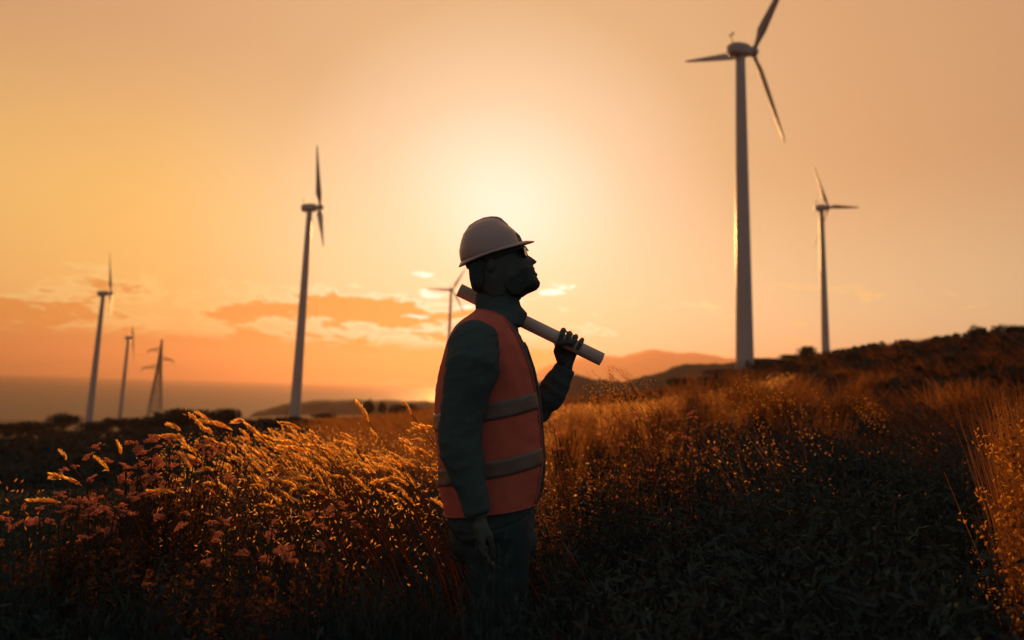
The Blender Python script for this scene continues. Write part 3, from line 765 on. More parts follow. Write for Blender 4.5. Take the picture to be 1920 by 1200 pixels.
def leg_pts():
    g = person_loc[2]; out = []
    for dy in (-.095, .095):
        h = P(925, 985, dy); top = Vector((h.x, DP+dy, h.z)); out.append([top, Vector((h.x+.015, DP+dy, g+.78)), Vector((h.x+.03, DP+dy*1.05, g+.5)), Vector((h.x+.005, DP+dy*1.1, g+.28)), Vector((h.x-.01, DP+dy*1.15, g+.09))])
    return out
def body():
    mb = MB(); mb.loft(head_rings())
    mb.tube([P(934, 535), P(934, 562), P(929, 600), P(925, 630)], [(33*PXM, .055), (37*PXM, .058), (42*PXM, .075), (50*PXM, .10)], 20, False)
    for dy in (-1, 1): mb.ball(P(921, 503)+Vector((0, dy*.079, 0)), (8.5*PXM, .012, 15*PXM), 14, 8)
    for lv, off in ((0, 0),):
        rg = [[torso_pt(py, 2*PI*k/36, -.03) for k in range(36)] for py in (600, 613, 628, 650, 690, 735, 780, 830, 880, 920, 965, 1010)]
        mb.loft(rg)
    for arm, k in ((NEARARM, .72), (FARARM, .72)):
        mb.tube([P(p[0], p[1], d) for p, d, r in arm], [r*k*PXM for p, d, r in arm], 14, True)
    mb.tube([P(893, 950, -.262), P(898, 972, -.265)], [16*PXM, 13*PXM], 12, True)
    mb.tube([P(1056, 700, .163), P(1062, 684, .155)], [14*PXM, 13*PXM], 12, True)
    hand_far(mb); hand_near(mb)
    for pts in leg_pts(): mb.tube(pts, [.075, .068, .05, .048, .035], 14, True)
    return remeshed(mb.mesh('body'), .0033, 2)
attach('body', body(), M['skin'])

def hair():
    mb = MB()
    k = [(950,452),(957,462),(956,470),(948,474),(938,478),(932,490),(928,500),(916,504),(909,512),(908,525),(906,540),(903,552),(896,549),(885,541),(881.5,526),(880,511),(882,503),(886,494),(892,484),(900,474),(910,460),(930,452)]
    for s in (1,):
        rg = []
        for w, g in ((-.081, .82), (-.074, .93), (-.05, .985), (-.02, 1), (.02, 1), (.05, .985), (.074, .93), (.081, .82)):
            rg.append([P((x-915)*g+915, (y-488)*g+488)+Vector((0, w, 0)) for x, y in k])
        mb.loft(rg)
    me = remeshed(mb.mesh('hair'), .004, 2)
    displace(me, lambda c: .0015*np.sin(c[:, 2]*420+4*np.sin(c[:, 0]*160))*np.sin(c[:, 1]*300+c[:, 2]*90)); return me
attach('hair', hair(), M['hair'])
def beard():
    mb = MB(); rg = []
    k = [(1001,505),(1004,510),(1006,519),(1010,526),(1013,531),(1011.5,537.5),(1006,543),(990,550),(979,557),(962,556),(945,540),(936,522),(938,508),(948,512),(965,522),(982,516),(990,508)]
    for w, g in ((-.070, .62), (-.055, .78), (-.035, .9), (-.012, .995), (.012, .995), (.035, .9), (.055, .78), (.070, .62)):
        rg.append([P((x-955)*g+955 if x > 955 else x, y)+Vector((0, w, 0)) for x, y in k])
    mb.loft(rg); me = remeshed(mb.mesh('beard'), .0035, 2)
    displace(me, lambda c: .0012*np.sin(c[:, 2]*600+3*np.sin(c[:, 0]*260))*np.sin(c[:, 1]*420)); return me
attach('beard', beard(), M['hair'])
def glasses():
    g = empty('glasses_frame', (0, 0, 0))
    bpy.data.objects.remove(g)
    mb = MB()
    for dy in (-1, 1):
        pts = [P(989, 466)+Vector((-.004, dy*.012, 0)), P(987, 467)+Vector((-.006, dy*.05, 0)), P(980, 470)+Vector((0, dy*.072, 0)), P(950, 480)+Vector((0, dy*.081, 0)), P(918, 492)+Vector((0, dy*.083, 0)), P(909, 500)+Vector((0, dy*.08, 0))]
        mb.tube(pts, [.0022, .0024, .0026, .0024, .0022, .002], 8, True)
        low = [P(990, 478)+Vector((-.002, dy*.013, 0)), P(991, 486)+Vector((-.008, dy*.035, 0)), P(985, 482)+Vector((-.004, dy*.062, 0)), P(980, 470)+Vector((0, dy*.072, 0))]
        mb.tube(low, .0018, 8, True)
    mb.tube([P(989, 467)+Vector((-.003, -.014, 0)), P(990.5, 470), P(989, 467)+Vector((-.003, .014, 0))], .002, 8)
    fr = attach('glasses', mb.mesh('glasses'), M['webbing'])
    for dy in (-1, 1):
        lb = MB(); a = [P(988.5, 466.5)+Vector((-.003, dy*.013, 0)), P(986.5, 468)+Vector((-.006, dy*.05, 0)), P(980.5, 471)+Vector((0, dy*.07, 0)), P(985, 481)+Vector((-.004, dy*.061, 0)), P(990.5, 485)+Vector((-.008, dy*.035, 0)), P(990, 478)+Vector((-.003, dy*.014, 0))]
        off = Vector((.0025, 0, 0)); lb.loft([[p-off*.2 for p in a], [p+off*.5 for p in a]]); link_me = lb.mesh('lens'); link_me.transform(INV); link('lens', link_me, M['lens'], fr)
glasses()

# --- jacket with sleeves and stand-up collar
def folds(c, amp=1.0):
    out = np.empty(len(c), np.float32)
    for i, (x, y, z) in enumerate(c.tolist()):
        big = mnoise.noise(Vector((x*5, y*5, z*4+3)))
        a = 1-2*abs(mnoise.noise(Vector((x*7+z*5+big, y*8-z*3, z*15-x*6))))
        b = 1-2*abs(mnoise.noise(Vector((x*17-z*9, y*19+big*2, z*30+y*8))))
        out[i] = .0065*a*(.55+.8*abs(big))+.0022*b
    return out*amp
def jacket():
    mb = MB()
    mb.loft([[torso_pt(py, 2*PI*k/40, -.011) for k in range(40)] for py in (586, 592, 602, 613, 628, 650, 690, 735, 780, 830, 880, 920, 965, 985)])
    mb.tube([P(p[0], p[1], d) for p, d, r in NEARARM], [r*PXM*(DP-.24)/DP for p, d, r in NEARARM], 24, False); mb.ball(P(890, 652, -.182), (46*PXM, 44*PXM, 46*PXM), 20, 12)
    mb.tube([P(p[0], p[1], d) for p, d, r in FARARM], [r*PXM for p, d, r in FARARM], 24, False); mb.ball(P(925, 655, .175), (44*PXM,)*3, 20, 12); mb.ball(P(1008, 765, .205), (29*PXM,)*3, 18, 10)
    # cuff folds on the raised sleeve
    for (x, y, d, r) in ((1057, 697, .163, 20.5), (1047, 714, .170, 25.5), (1036, 731, .178, 28.5), (1024, 748, .190, 31)):
        mb.tube([P(x+3, y-4, d), P(x, y, d), P(x-3, y+4, d)], [r*.86*PXM, r*PXM, r*.88*PXM], 20, False)
    me = remeshed(mb.mesh('jacket'), .0062, 4); displace(me, folds); return me
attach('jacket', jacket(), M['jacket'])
def collar():
    mb = MB(); rg = []
    for py, b, f, w in ((551, 893, 974, .060), (562, 891.5, 973, .064), (575, 892, 976, .070), (581, 892, 982, .074), (588, 889, 988.5, .080), (593, 886, 987, .086), (600, 880, 984, .10), (612, 876, 980, .12)):
        ring = []
        for k in range(36):
            q = 2*PI*k/36; c = (b+f)/2; a = (f-b)/2; ct, st = math.cos(q), math.sin(q)
            m = P(c+a*ct, py); ring.append(Vector((m.x, DP+w*st, m.z)))
        rg.append(ring)
    mb.loft(rg); me = remeshed(mb.mesh('collar'), .0045, 1); displace(me, lambda c: folds(c)*.35); return me
attach('collar', collar(), M['jacket'])

# --- hi-vis vest: open at the front, two reflective bands, edging
HEM0, HEMS = 934, .19
def near_edge(py):                                # picture x of the near front edge
    return float(np.interp(py, [584, 592, 602, 615, 630, 650, 680, 700, 740, 800, 850, 900, 940], [902, 928, 946, 956, 966, 976, 987, 993, 1002, 1008, 1012, 1004, 996]))
def th_near(py):
    b, f, w = tslice(py); c = (b+f)/2; a = (f-b)/2; v = max(-1, min(1, (near_edge(py)-c)/a)); v = math.copysign(abs(v)**(1/.86), v)
    return -math.acos(v)
def th_far(py): return float(np.interp(py, [584, 600, 640, 700, 900, 960], [rad(95), rad(60), rad(28), rad(14), rad(12), rad(14)]))
def hem_py(th): return HEM0+HEMS*(1010-(925+85*math.cos(th)))
def wr(th, py): return .006*(.3-abs(mnoise.noise(Vector((th*2.2+py*.006, py*.016-th*.9, 1.7)))))+.003*mnoise.noise(Vector((th*6, py*.05, 5)))+.0012*math.sin(th*9)
def vest_panel(py_fn0, py_fn1, off, n_v, n_u=84, t0=0.0, t1=1.0):
    """sheet on the vest surface between two heights (functions of angle), from near front edge round the back to the far edge"""
    rows = []
    for i in range(n_v+1):
        v = i/n_v; row = []
        for j in range(n_u+1):
            u = t0+(t1-t0)*j/n_u
            py = py_fn0(-PI*.5)*(1-v)+py_fn1(-PI*.5)*v
            for _ in range(3):
                a0 = th_near(py); a1 = th_far(py)-2*PI; th = a0+(a1-a0)*u
                py = py_fn0(th)*(1-v)+py_fn1(th)*v
            p = torso_pt(py, th, off+wr(th, py)); row.append(p)
        rows.append(row)
    return rows
def sheet(rows, name, thick):
    vs = [p for r in rows for p in r]; n = len(rows[0]); fs = [(i*n+j, i*n+j+1, (i+1)*n+j+1, (i+1)*n+j) for i in range(len(rows)-1) for j in range(n-1)]
    me = bpy.data.meshes.new(name); me.from_pydata([tuple(p) for p in vs], [], fs); me.update()
    o = bpy.data.objects.new('tmp', me); C.objects.link(o); s = o.modifiers.new('s', 'SOLIDIFY'); s.thickness = thick; s.offset = 0
    dg = bpy.context.evaluated_depsgraph_get(); out = bpy.data.meshes.new_from_object(o.evaluated_get(dg)); bpy.data.objects.remove(o); return out
vest = attach('vest', sheet(vest_panel(lambda t: 584.5, hem_py, .0, 64), 'vest', .003), M['vest'])
for c0 in (728, 829):
    bot = lambda t, c=c0: c+.265*(1015-(918+97*math.cos(t)))+31
    topf = lambda t, c=c0: c+.265*(1015-(918+97*math.cos(t)))
    me = sheet(vest_panel(topf, bot, .0042, 5), 'reflective_strip', .0012); me.transform(INV); link('reflective_strip', me, M['reflect'], vest, True)
def edging(ufix, name, mt, inset):
    mb = MB(); pts = []
    for i in range(50):
        py = 586+(HEM0-588)*i/49
        a = th_near(py)-inset if ufix == 0 else th_far(py)+inset
        pts.append(torso_pt(py, a, .0025+wr(a, py)))
    mb.tube(pts, .0042, 6); me = mb.mesh(name); me.transform(INV); return link(name, me, mt, vest, True)
edging(0, 'edge_trim', M['trim'], .02); edging(1, 'edge_trim', M['trim'], .02)
mb = MB(); mb.tube([torso_pt(py, rad(-3), -.004) for py in range(640, 930, 10)], .004, 6); me = mb.mesh('zip'); attach('zip', me, M['zip'])
hb = MB(); pts = []
for j in range(90):
    th = th_near(930)+(th_far(930)-2*PI-th_near(930))*j/89; pts.append(torso_pt(hem_py(th)-2, th, .0025+wr(th, hem_py(th))))
hb.tube(pts, .0036, 6); me = hb.mesh('hem_trim'); me.transform(INV); link('hem_trim', me, M['trim'], vest, True)
mb = MB(); q = [torso_pt(py, th, .001) for py, th in ((902, rad(12)), (902, rad(2)), (914, rad(-1)), (917, rad(10)))]
mb.loft([q, [p+Vector((.003, -.002, 0)) for p in q]]); me = mb.mesh('vest_tab'); me.transform(INV); link('vest_tab', me, M['tab'] if 'tab' in M else M['trim'], vest)

# --- trousers and boots
def trousers():
    mb = MB(); mb.loft([[torso_pt(py, 2*PI*k/36, -.016) for k in range(36)] for py in (940, 965, 1010)])
    b = P(925, 1010); mb.ball((b.x, DP, b.z), (.145, .165, .10), 24, 12)
    for pts in leg_pts(): mb.tube(pts, [.118, .105, .082, .078, .075], 20, False)
    me = remeshed(mb.mesh('trousers'), .008, 4); displace(me, lambda c: folds(c)*.5); return me
attach('trousers', trousers(), M['trouser'])
for pts in leg_pts():
    a = pts[-1]; mb = MB(); g = person_loc[2]
    mb.tube([a+Vector((0, 0, .10)), a+Vector((0, 0, .02)), Vector((a.x, a.y, g+.04))], [.055, .055, .05], 14, False)
    rg = []
    for x, w, h in ((-.075, .022, .05), (-.06, .038, .07), (0, .042, .10), (.08, .044, .085), (.15, .048, .062), (.19, .04, .05), (.21, .015, .03)):
        rg.append([Vector((a.x+x, a.y+w*math.cos(q), g+h*.5*(1+max(-.96, math.sin(q)*1.1)) if math.sin(q) > 0 else g+h*.5*(1+max(-1, math.sin(q)*1.6)))) for q in (2*PI*k/16 for k in range(16))])
    mb.loft(rg); attach('boot', remeshed(mb.mesh('boot'), .006, 2), M['boot'])

# --- hard hat
def hat():
    HC = (921, 474); ang = math.atan2(38, 113); cu, su = math.cos(ang), math.sin(ang)
    roll = rad(7.5)
    c0 = P(*HC); U = Vector((cu, 0, su)); N0 = Vector((-su, 0, cu)); W0 = Vector((0, 1, 0))
    N = N0*math.cos(roll)-W0*math.sin(roll); W = W0*math.cos(roll)+N0*math.sin(roll)
    def uv(px, py):
        d = P(px, py)-c0; return d.dot(U), d.dot(N0)
    q = lambda u, w, n: c0+U*u+W*w+N*n
    prof = [uv(*p) for p in ((864.5, 493), (861.5, 482), (861, 470), (864, 453), (870, 438), (880, 426), (893, 417), (907, 411), (922, 409), (936, 412.5), (950, 421.5), (961, 429.5), (966.5, 434), (970.5, 441), (975, 450), (977.5, 456))]
    bk = sorted([(n, u) for u, n in prof if u <= .0]); fr = sorted([(n, u) for u, n in prof if u > -.02])
    ntop = max(n for u, n in prof)
    mb = MB(); rg = []
    for i in range(15):
        s = math.sin(i/14*PI/2*.97); n = ntop*s
        b = np.interp(n, [x[0] for x in bk], [x[1] for x in bk]); f_ = np.interp(n, [x[0] for x in fr], [x[1] for x in fr])
        b0 = np.interp(0, [x[0] for x in bk], [x[1] for x in bk])
        t = math.sqrt(max(0, 1-s*s)); c = (b+f_)/2; a = max((f_-b)/2, .004); w = .108*max(t, .02)**.85
        w = min(w, a*1.02)
        rg.append([q(c+a*math.cos(k), w*math.sin(k), n) for k in (2*PI*j/48 for j in range(48))])
    mb.loft(rg)
    # raised centre rib and two side ribs
    rib = [uv(*p) for p in ((868, 442), (880, 424), (893, 415.5), (907, 409.5), (920, 407.3), (932, 407.6), (940, 410.5), (946, 416.5), (953, 422), (951, 432), (930, 424), (905, 426), (885, 438), (872, 452))]
    mb.loft([[q(u, w, n) for u, n in rib] for w in (-.017, -.012, .012, .017)])
    sl = [uv(*p) for p in ((962, 428.6), (965, 428.8), (969.5, 437), (973, 445), (968, 449), (958, 438))]
    shell_ = remeshed(mb.mesh('hard_hat'), .0032, 3)
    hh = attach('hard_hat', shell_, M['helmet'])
    # brim: small lip all round, visor in front
    bm_ = MB(); top, bot = [], []
    ub, nb = uv(865, 493); uf, nf = uv(977.5, 456); uv_tip = uv(1002, 452); u_lip = uv(858.3, 500)
    ring_in, ring_out = [], []
    for j in range(72):
        k = 2*PI*j/72; ck, sk = math.cos(k), math.sin(k)
        cc = (ub+uf)/2; a = (uf-ub)/2; base_n = nb+(nf-nb)*((1+ck)/2)
        ring_in.append((cc+(a-.004)*ck, .104*sk, base_n+.004))
        vis = max(0, ck)**1.3; lip = .005+.0075*max(0, -ck)
        ro = lip+.041*vis
        n_out = base_n-.002+(uv_tip[1]-nf)*vis*.95+(u_lip[1]-nb)*max(0, -ck)**2
        ring_out.append((cc+(a+ro)*ck, (.107+lip*.7+.012*vis)*sk, n_out))
    mid = [((x0+x1)/2, (w0+w1)/2, (n0+n1)/2+.003) for (x0, w0, n0), (x1, w1, n1) in zip(ring_in, ring_out)]
    T = .0035
    rows = [[q(x, w, n+T*.5) for x, w, n in ring_in], [q(x, w, n+T*.5) for x, w, n in mid], [q(x, w, n+T*.5) for x, w, n in ring_out],
            [q(x, w, n-T*.5) for x, w, n in ring_out], [q(x, w, n-T*.5) for x, w, n in mid], [q(x, w, n-T*.5) for x, w, n in ring_in]]
    rows.append(rows[0]); bm_.loft(rows, cap=False)
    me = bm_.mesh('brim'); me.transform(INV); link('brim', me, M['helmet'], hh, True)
    hb = MB(); rr = []
    for n, g in ((nb-.002, 1), (nb-.026, .97)):
        rr.append([q((ub+uf)/2-.004+((uf-ub)/2-.014)*g*math.cos(k), .092*g*math.sin(k), n+(nf-nb)*((1+math.cos(k))/2)) for k in (2*PI*j/40 for j in range(40))])
    rr += [[p+N*.0 - (p-c0)*.03 for p in rr[1]], [p-(p-c0)*.03 for p in rr[0]]]; rr.append(rr[0]); hb.loft(rr, cap=False)
    me = hb.mesh('headband'); me.transform(INV); link('headband', me, M['webbing'], hh, True)
hat()

# --- rolled plan on the far shoulder
def roll():
    L = (tB-tA).length; root = empty('rolled_plan', tA, 0, 'pale rolled-up paper plan resting across the person\'s far shoulder', 'paper roll')
    mb = MB(); n = 40
    outer = lambda p, r: [p+(YD*math.cos(k)+UPV*math.sin(k))*r for k in (2*PI*j/n for j in range(n))]
    rings = [outer(tA, RTM), outer(tA.lerp(tB, .33), RTM*.995), outer(tA.lerp(tB, .66), RTM*1.0), outer(tB, RTM), outer(tB, RTM-.0022), outer(tB-AX*.2, RTM-.0024), outer(tA+AX*.2, RTM-.0024), outer(tA, RTM-.0022), outer(tA, RTM)]
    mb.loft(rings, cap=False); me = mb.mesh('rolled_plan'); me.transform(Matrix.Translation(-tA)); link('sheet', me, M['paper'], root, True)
    sp = MB(); pts = []
    for (p, s) in ((tA, 1), (tB, -1)):             # inner turns of the paper, seen at the open ends
        vs = []; m = 120; th = .0006
        for i in range(m):
            k = i/m*2*PI*3.2; r = RTM-.003-i/m*.011
            vs.append(YD*math.cos(k)*r+UPV*math.sin(k)*r)
        a = p+AX*s*.004; b = p+AX*s*.12
        base = [x+a for x in vs]+[x+b for x in vs]; sp.add(base, [(i, i+1, m+i+1, m+i) for i in range(m-1)])
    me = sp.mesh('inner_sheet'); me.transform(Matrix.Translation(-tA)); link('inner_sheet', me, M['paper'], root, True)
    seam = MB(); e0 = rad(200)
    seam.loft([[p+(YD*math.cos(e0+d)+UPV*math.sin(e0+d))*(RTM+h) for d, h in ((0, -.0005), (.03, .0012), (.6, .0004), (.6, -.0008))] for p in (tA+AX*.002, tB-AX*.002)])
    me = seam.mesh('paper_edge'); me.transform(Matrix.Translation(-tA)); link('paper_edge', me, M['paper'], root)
roll()

# ------------------------------------------------------------------ foreground grasses and flowers
def golden_mass():
    """the thick sunlit grass left of the person"""
    n = 6500
    px = np.concatenate([rng.normal(600, 115, n*2//3), rng.uniform(330, 835, n//3)]); n = len(px)
    D = 2.35+rng.random(n)**1.3*4.2; x = D*(px-960)/FPX
    p = np.stack([x, D, ground(x, D)], 1)
    h = rng.uniform(.35, .78, n)*np.interp(px, [330, 450, 830], [.85, 1, .96])
    lean = np.stack([rng.normal(-.6, .2, n), rng.normal(-.05, .18, n)], 1)
    prop(link('golden_grass', blade_mesh_of('golden_grass', p, h, lean, rng.uniform(.003, .008, n), 4, droop=.18), M['straw']), 'thick golden grass leaning left, lit from behind', kind='stuff')
    # loose seed flecks and small leaves caught by the light
    n = 4200; px = np.concatenate([rng.normal(590, 120, n//2), rng.uniform(330, 850, n//2)]); D = 2.5+rng.random(n)*4; x = D*(px-960)/FPX
    z = ground(x, D)+.58+.34*rng.random(n)**.7
    c = np.stack([x, D, z], 1)
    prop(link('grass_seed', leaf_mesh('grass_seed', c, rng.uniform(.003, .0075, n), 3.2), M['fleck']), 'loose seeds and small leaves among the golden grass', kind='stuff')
golden_mass()

def seed_head_mesh(seed, L=.075, R=.010):
    r = np.random.default_rng(seed); n = 90
    t = r.random(n); q = r.uniform(0, 2*PI, n); rr = R*(.35+.65*np.sin(PI*np.clip(t*.9+.1, 0, 1)))
    bend = -.018*t*t
    base = np.stack([bend, np.zeros(n), t*L], 1)
    d = np.stack([np.cos(q)*rr*1.25, np.sin(q)*rr*1.25, L*r.uniform(.16, .34, n)], 1)
    s = np.stack([-np.sin(q), np.cos(q), np.zeros(n)], 1)*r.uniform(.0010, .0022, n)[:, None]
    v = np.stack([base-s, base+d*.55+s*1.6, base+d, base+d*.55-s*1.6], 1).reshape(-1, 3)
    me = np_mesh('seed_head', v, np.arange(n*4).reshape(-1, 4)); me.materials.append(M['head']); return me
HEADS = [seed_head_mesh(i, .052+.011*(i % 4), .0064+.0011*(i % 3)) for i in range(9)]
def stem_mesh(H, bx, seed):
    r = random.Random(seed); mb = MB()
    pts = [(bx*t*t, .02*math.sin(seed)*t, H*(t-.12*t*t)/.88) for t in (0, .25, .5, .7, .85, 1)]
    mb.tube(pts, [.0022, .002, .0017, .0014, .0012, .001], 4); me = mb.mesh('stem'); me.materials.append(M['straw']); return me, Vector(pts[-1])-Vector(pts[-2])
STEMS = [stem_mesh(1, -.30-.05*i, i) for i in range(5)]
def grass_stalk(px, py, D, label, group, tilt=None, scale=1.0, y_lean=0.0):
    """stalk whose seed head sits at the picture point, rooted in the ground below"""
    top = at(px, py, D); i = random.randrange(5); me, tip = STEMS[i]
    g = gz(top.x, top.y); H = max(top.z-g, .2)
    bx = me.vertices[-1].co.x*H
    tipx = (-.30-.05*i)*H
    root = empty('grass_stalk', (top.x-tipx, top.y, g), 0, label, 'grass', group)
    st = link('stem', me, None, root); st.scale = (H, H, H)
    hd = link('seed_head', random.choice(HEADS), None, root); hd.location = (tipx, .02*math.sin(i)*H, H)
    a = tilt if tilt is not None else random.gauss(-50, 16)
    hd.rotation_euler = (random.gauss(0, .25), rad(a), random.uniform(-.4, .4)); s = scale*random.uniform(.8, 1.25); hd.scale = (s, s, s)
    return root
LAB = 'golden feathery grass stalk leaning left in the sunlit clump left of the person'; GRP = 'feathery grass stalks in the sunlit clump'
UNIQ = {(461, 791): 'long golden stalk standing highest to the right of the tall oat tip', (392, 791): 'golden stalk just below the tall oat tip, over the dark thicket', (440, 806): 'broad golden stalk between the two highest stalks, over the dark thicket',
 (335, 808): 'golden stalk above the upper pink flowers, left end of the clump', (568, 805): 'golden stalk standing before the base of the tall turbine tower', (690, 792): 'small lone golden stalk below the pair of field trees',
 (665, 829): 'long lone golden stalk low between the clump and the person', (705, 829): 'golden stalk pointing up left, nearest the person of the lone pair', (770, 778): 'bent golden stalk with its head nearest the vest\'s back, topmost there',
 (812, 800): 'golden stalk touching the back of the vest at elbow height', (760, 873): 'drooping golden stalk low beside the vest, left of its hem', (130, 862): 'feathery stalk standing alone over the dark ground at the left, topmost one',
 (200, 885): 'slim feathery stalk over the right end of the lower left pink flowers', (120, 897): 'feathery stalk lying flat in the wind above the left pink flowers', (150, 912): 'feathery stalk right above the lower left pink flowers, lowest but one', (115, 942): 'feathery stalk among the lower left pink flowers', (325, 925): 'arched feathery stalk between the two pink flower groups', (230, 853): 'short feathery stalk beside the upper pink flowers\' left end'}
for px, py, D in ((392, 791, 2.9), (461, 791, 2.9), (440, 806, 2.9), (384, 812, 3), (398, 815, 3), (335, 808, 2.8), (343, 822, 2.8), (471, 826, 3), (490, 818, 3), (420, 842, 3), (428, 866, 2.9), (441, 850, 3),
                  (568, 805, 2.9), (560, 828, 2.9), (549, 838, 3), (532, 838, 3), (690, 792, 2.9), (665, 829, 2.9), (705, 829, 2.9), (590, 832, 3), (610, 838, 3), (640, 845, 2.9), (670, 867, 2.9),
                  (770, 778, 2.8), (812, 800, 2.8), (802, 812, 2.8), (800, 826, 2.8), (760, 873, 2.7), (778, 860, 2.7), (795, 856, 2.7), (810, 858, 2.7), (745, 899, 2.7), (765, 912, 2.7), (455, 868, 2.8), (400, 880, 2.8),
                  (130, 862, 2.7), (200, 885, 2.6), (120, 897, 2.6), (150, 912, 2.6), (115, 942, 2.4), (325, 925, 2.5), (230, 853, 3)):
    grass_stalk(px, py, D, UNIQ.get((px, py), LAB), GRP, scale=1.0)
for k in range(215):
    px = random.gauss(590, 110); px = min(max(px, 345), 838)
    u = random.random(); D = 2.5+2.6*u
    py = (random.uniform(832, 960) if D < 3.4 else random.uniform(825, 890))
    if px > 680 and py < 850: py += 45
    grass_stalk(px, py, D, LAB, GRP, scale=.9)

# --- pink umbel flowers (yarrow-like)
def umbel_mesh(seed):
    r = np.random.default_rng(seed); m = 5+seed % 4; L_, S_ = [], []; mb = MB()
    for i in range(m):
        q = i/m*2*PI+r.normal(0, .4); e = (.012+.026*r.random()) if i else .004; z = -.5*e+r.normal(0, .006)
        o = np.array([math.cos(q)*e, math.sin(q)*e, z]); n = 70; k = r.normal(size=(n, 3)); k /= np.linalg.norm(k, axis=1, keepdims=True); k[:, 2] = np.abs(k[:, 2])
        L_.append(o+k*[.014, .014, .0085]*r.uniform(.8, 1.15, (n, 1))); S_.append(r.uniform(.0022, .0062, n))
        mb.tube([(0, 0, -.05), tuple(o*[.5, .5, 1]+[0, 0, -.02]), tuple(o)], [.0013, .001, .0008], 3)
    me = leaf_mesh('flower_head', np.vstack(L_), np.concatenate(S_), 1.3, .3, r); me.materials.append(M['umbel'])
    ray_ = mb.mesh('flower_rays'); ray_.materials.append(M['stem']); return me, ray_
UMB = [umbel_mesh(i) for i in range(9)]
def flower_leaf_mesh(seed):
    r = np.random.default_rng(seed); n = 260; t = r.random(n)**.7
    q = r.uniform(0, 2*PI, n); d = .015+.05*r.random(n)*(1-t*.7)
    c = np.stack([np.cos(q)*d, np.sin(q)*d, t*.9], 1)
    me = leaf_mesh('leaf', c, r.uniform(.005, .011, n), 2.8, .2, r); me.materials.append(M['leaf_dry']); me['kind'] = 'stuff'; return me
FLEAF = [flower_leaf_mesh(i) for i in range(3)]
ust = MB(); ust.tube([(0, 0, 0), (.012, .005, .5), (0, 0, 1)], [.0035, .0028, .002], 5); USTEM = ust.mesh('stem'); USTEM.materials.append(M['stem'])
def flower(px, py, D, label, group, s=1.0):
    top = at(px, py, D); g = gz(top.x, top.y); H = max(top.z-g, .2)
    root = empty('flower_plant', (top.x, top.y, g), random.uniform(0, 6), label, 'flower', group)
    root.rotation_euler = (random.gauss(0, .09), random.gauss(-.04, .1), random.uniform(0, 6))
    a, b = random.choice(UMB)
    st = link('stem', USTEM, None, root); st.scale = (1, 1, H-.04*s)
    h = link('flower_head', a, None, root); h.location = (0, 0, H); h.rotation_euler = (random.gauss(0, .4), random.gauss(-.1, .4), 0); h.scale = (s, s, s)
    k = link('flower_rays', b, None, h)
    lf = prop(link('leaves', random.choice(FLEAF), None, root), kind='stuff'); lf.scale = (1, 1, H*.95)
FL1 = ('pink flat-topped flower in the lower left group at the left edge', 'pink flowers at the lower left')
FL2 = ('pink flat-topped flower in the upper bank beside the tall grass', 'pink flowers beside the tall grass')
FL3 = ('pink flat-topped flower low in the dark below the golden grass', 'pink flowers below the golden grass')
for px, py in ((55, 962), (40, 968), (68, 955), (95, 945), (105, 937), (118, 952), (125, 931), (150, 922), (173, 925), (190, 931), (205, 924), (215, 934), (232, 945), (246, 944), (268, 938), (208, 968), (130, 972), (162, 962), (90, 975), (180, 950), (228, 965), (255, 962), (20, 975), (145, 940), (108, 962)):
    for _ in (0, 1): flower(px+random.gauss(0, 7), py+random.gauss(2, 7), 2.45+random.uniform(-.1, .25), *FL1, s=.46+random.uniform(-.1, .14))
for px, py in ((190, 868), (212, 859), (228, 875), (252, 841), (275, 830), (290, 826), (300, 832), (243, 868), (265, 858), (285, 850), (310, 845), (325, 838), (340, 835), (352, 828), (368, 821), (378, 824), (335, 852), (320, 868), (300, 880), (270, 885), (245, 890), (350, 862), (365, 848), (385, 838), (400, 852), (230, 900), (290, 905), (330, 895), (345, 910), (372, 885), (310, 920), (265, 915)):
    for _ in (0, 1): flower(px+random.gauss(0, 7), py+random.gauss(3, 8), 2.95+random.uniform(-.2, .4), *FL2, s=.5+random.uniform(-.1, .15))
for px, py in ((435, 998), (480, 1006), (492, 1012), (510, 1025), (465, 1045), (440, 1042), (425, 1048), (532, 1000), (400, 1055), (455, 1062), (500, 1036), (550, 1010), (390, 1000), (410, 1012), (475, 975), (540, 965), (590, 968), (600, 975), (555, 945), (580, 942), (420, 975), (450, 960), (400, 985), (340, 965), (360, 975)):
    flower(px, py, 2.2+random.uniform(-.1, .15), *FL3, s=.44+random.uniform(-.08, .1))
for i in range(46):
    px = random.uniform(1035, 1330); D = random.uniform(3.6, 8); py = random.uniform(765, 850)
    flower(px, py, D, 'small pink flower in the speckled growth right of the vest', 'flowers right of the vest', s=.5)

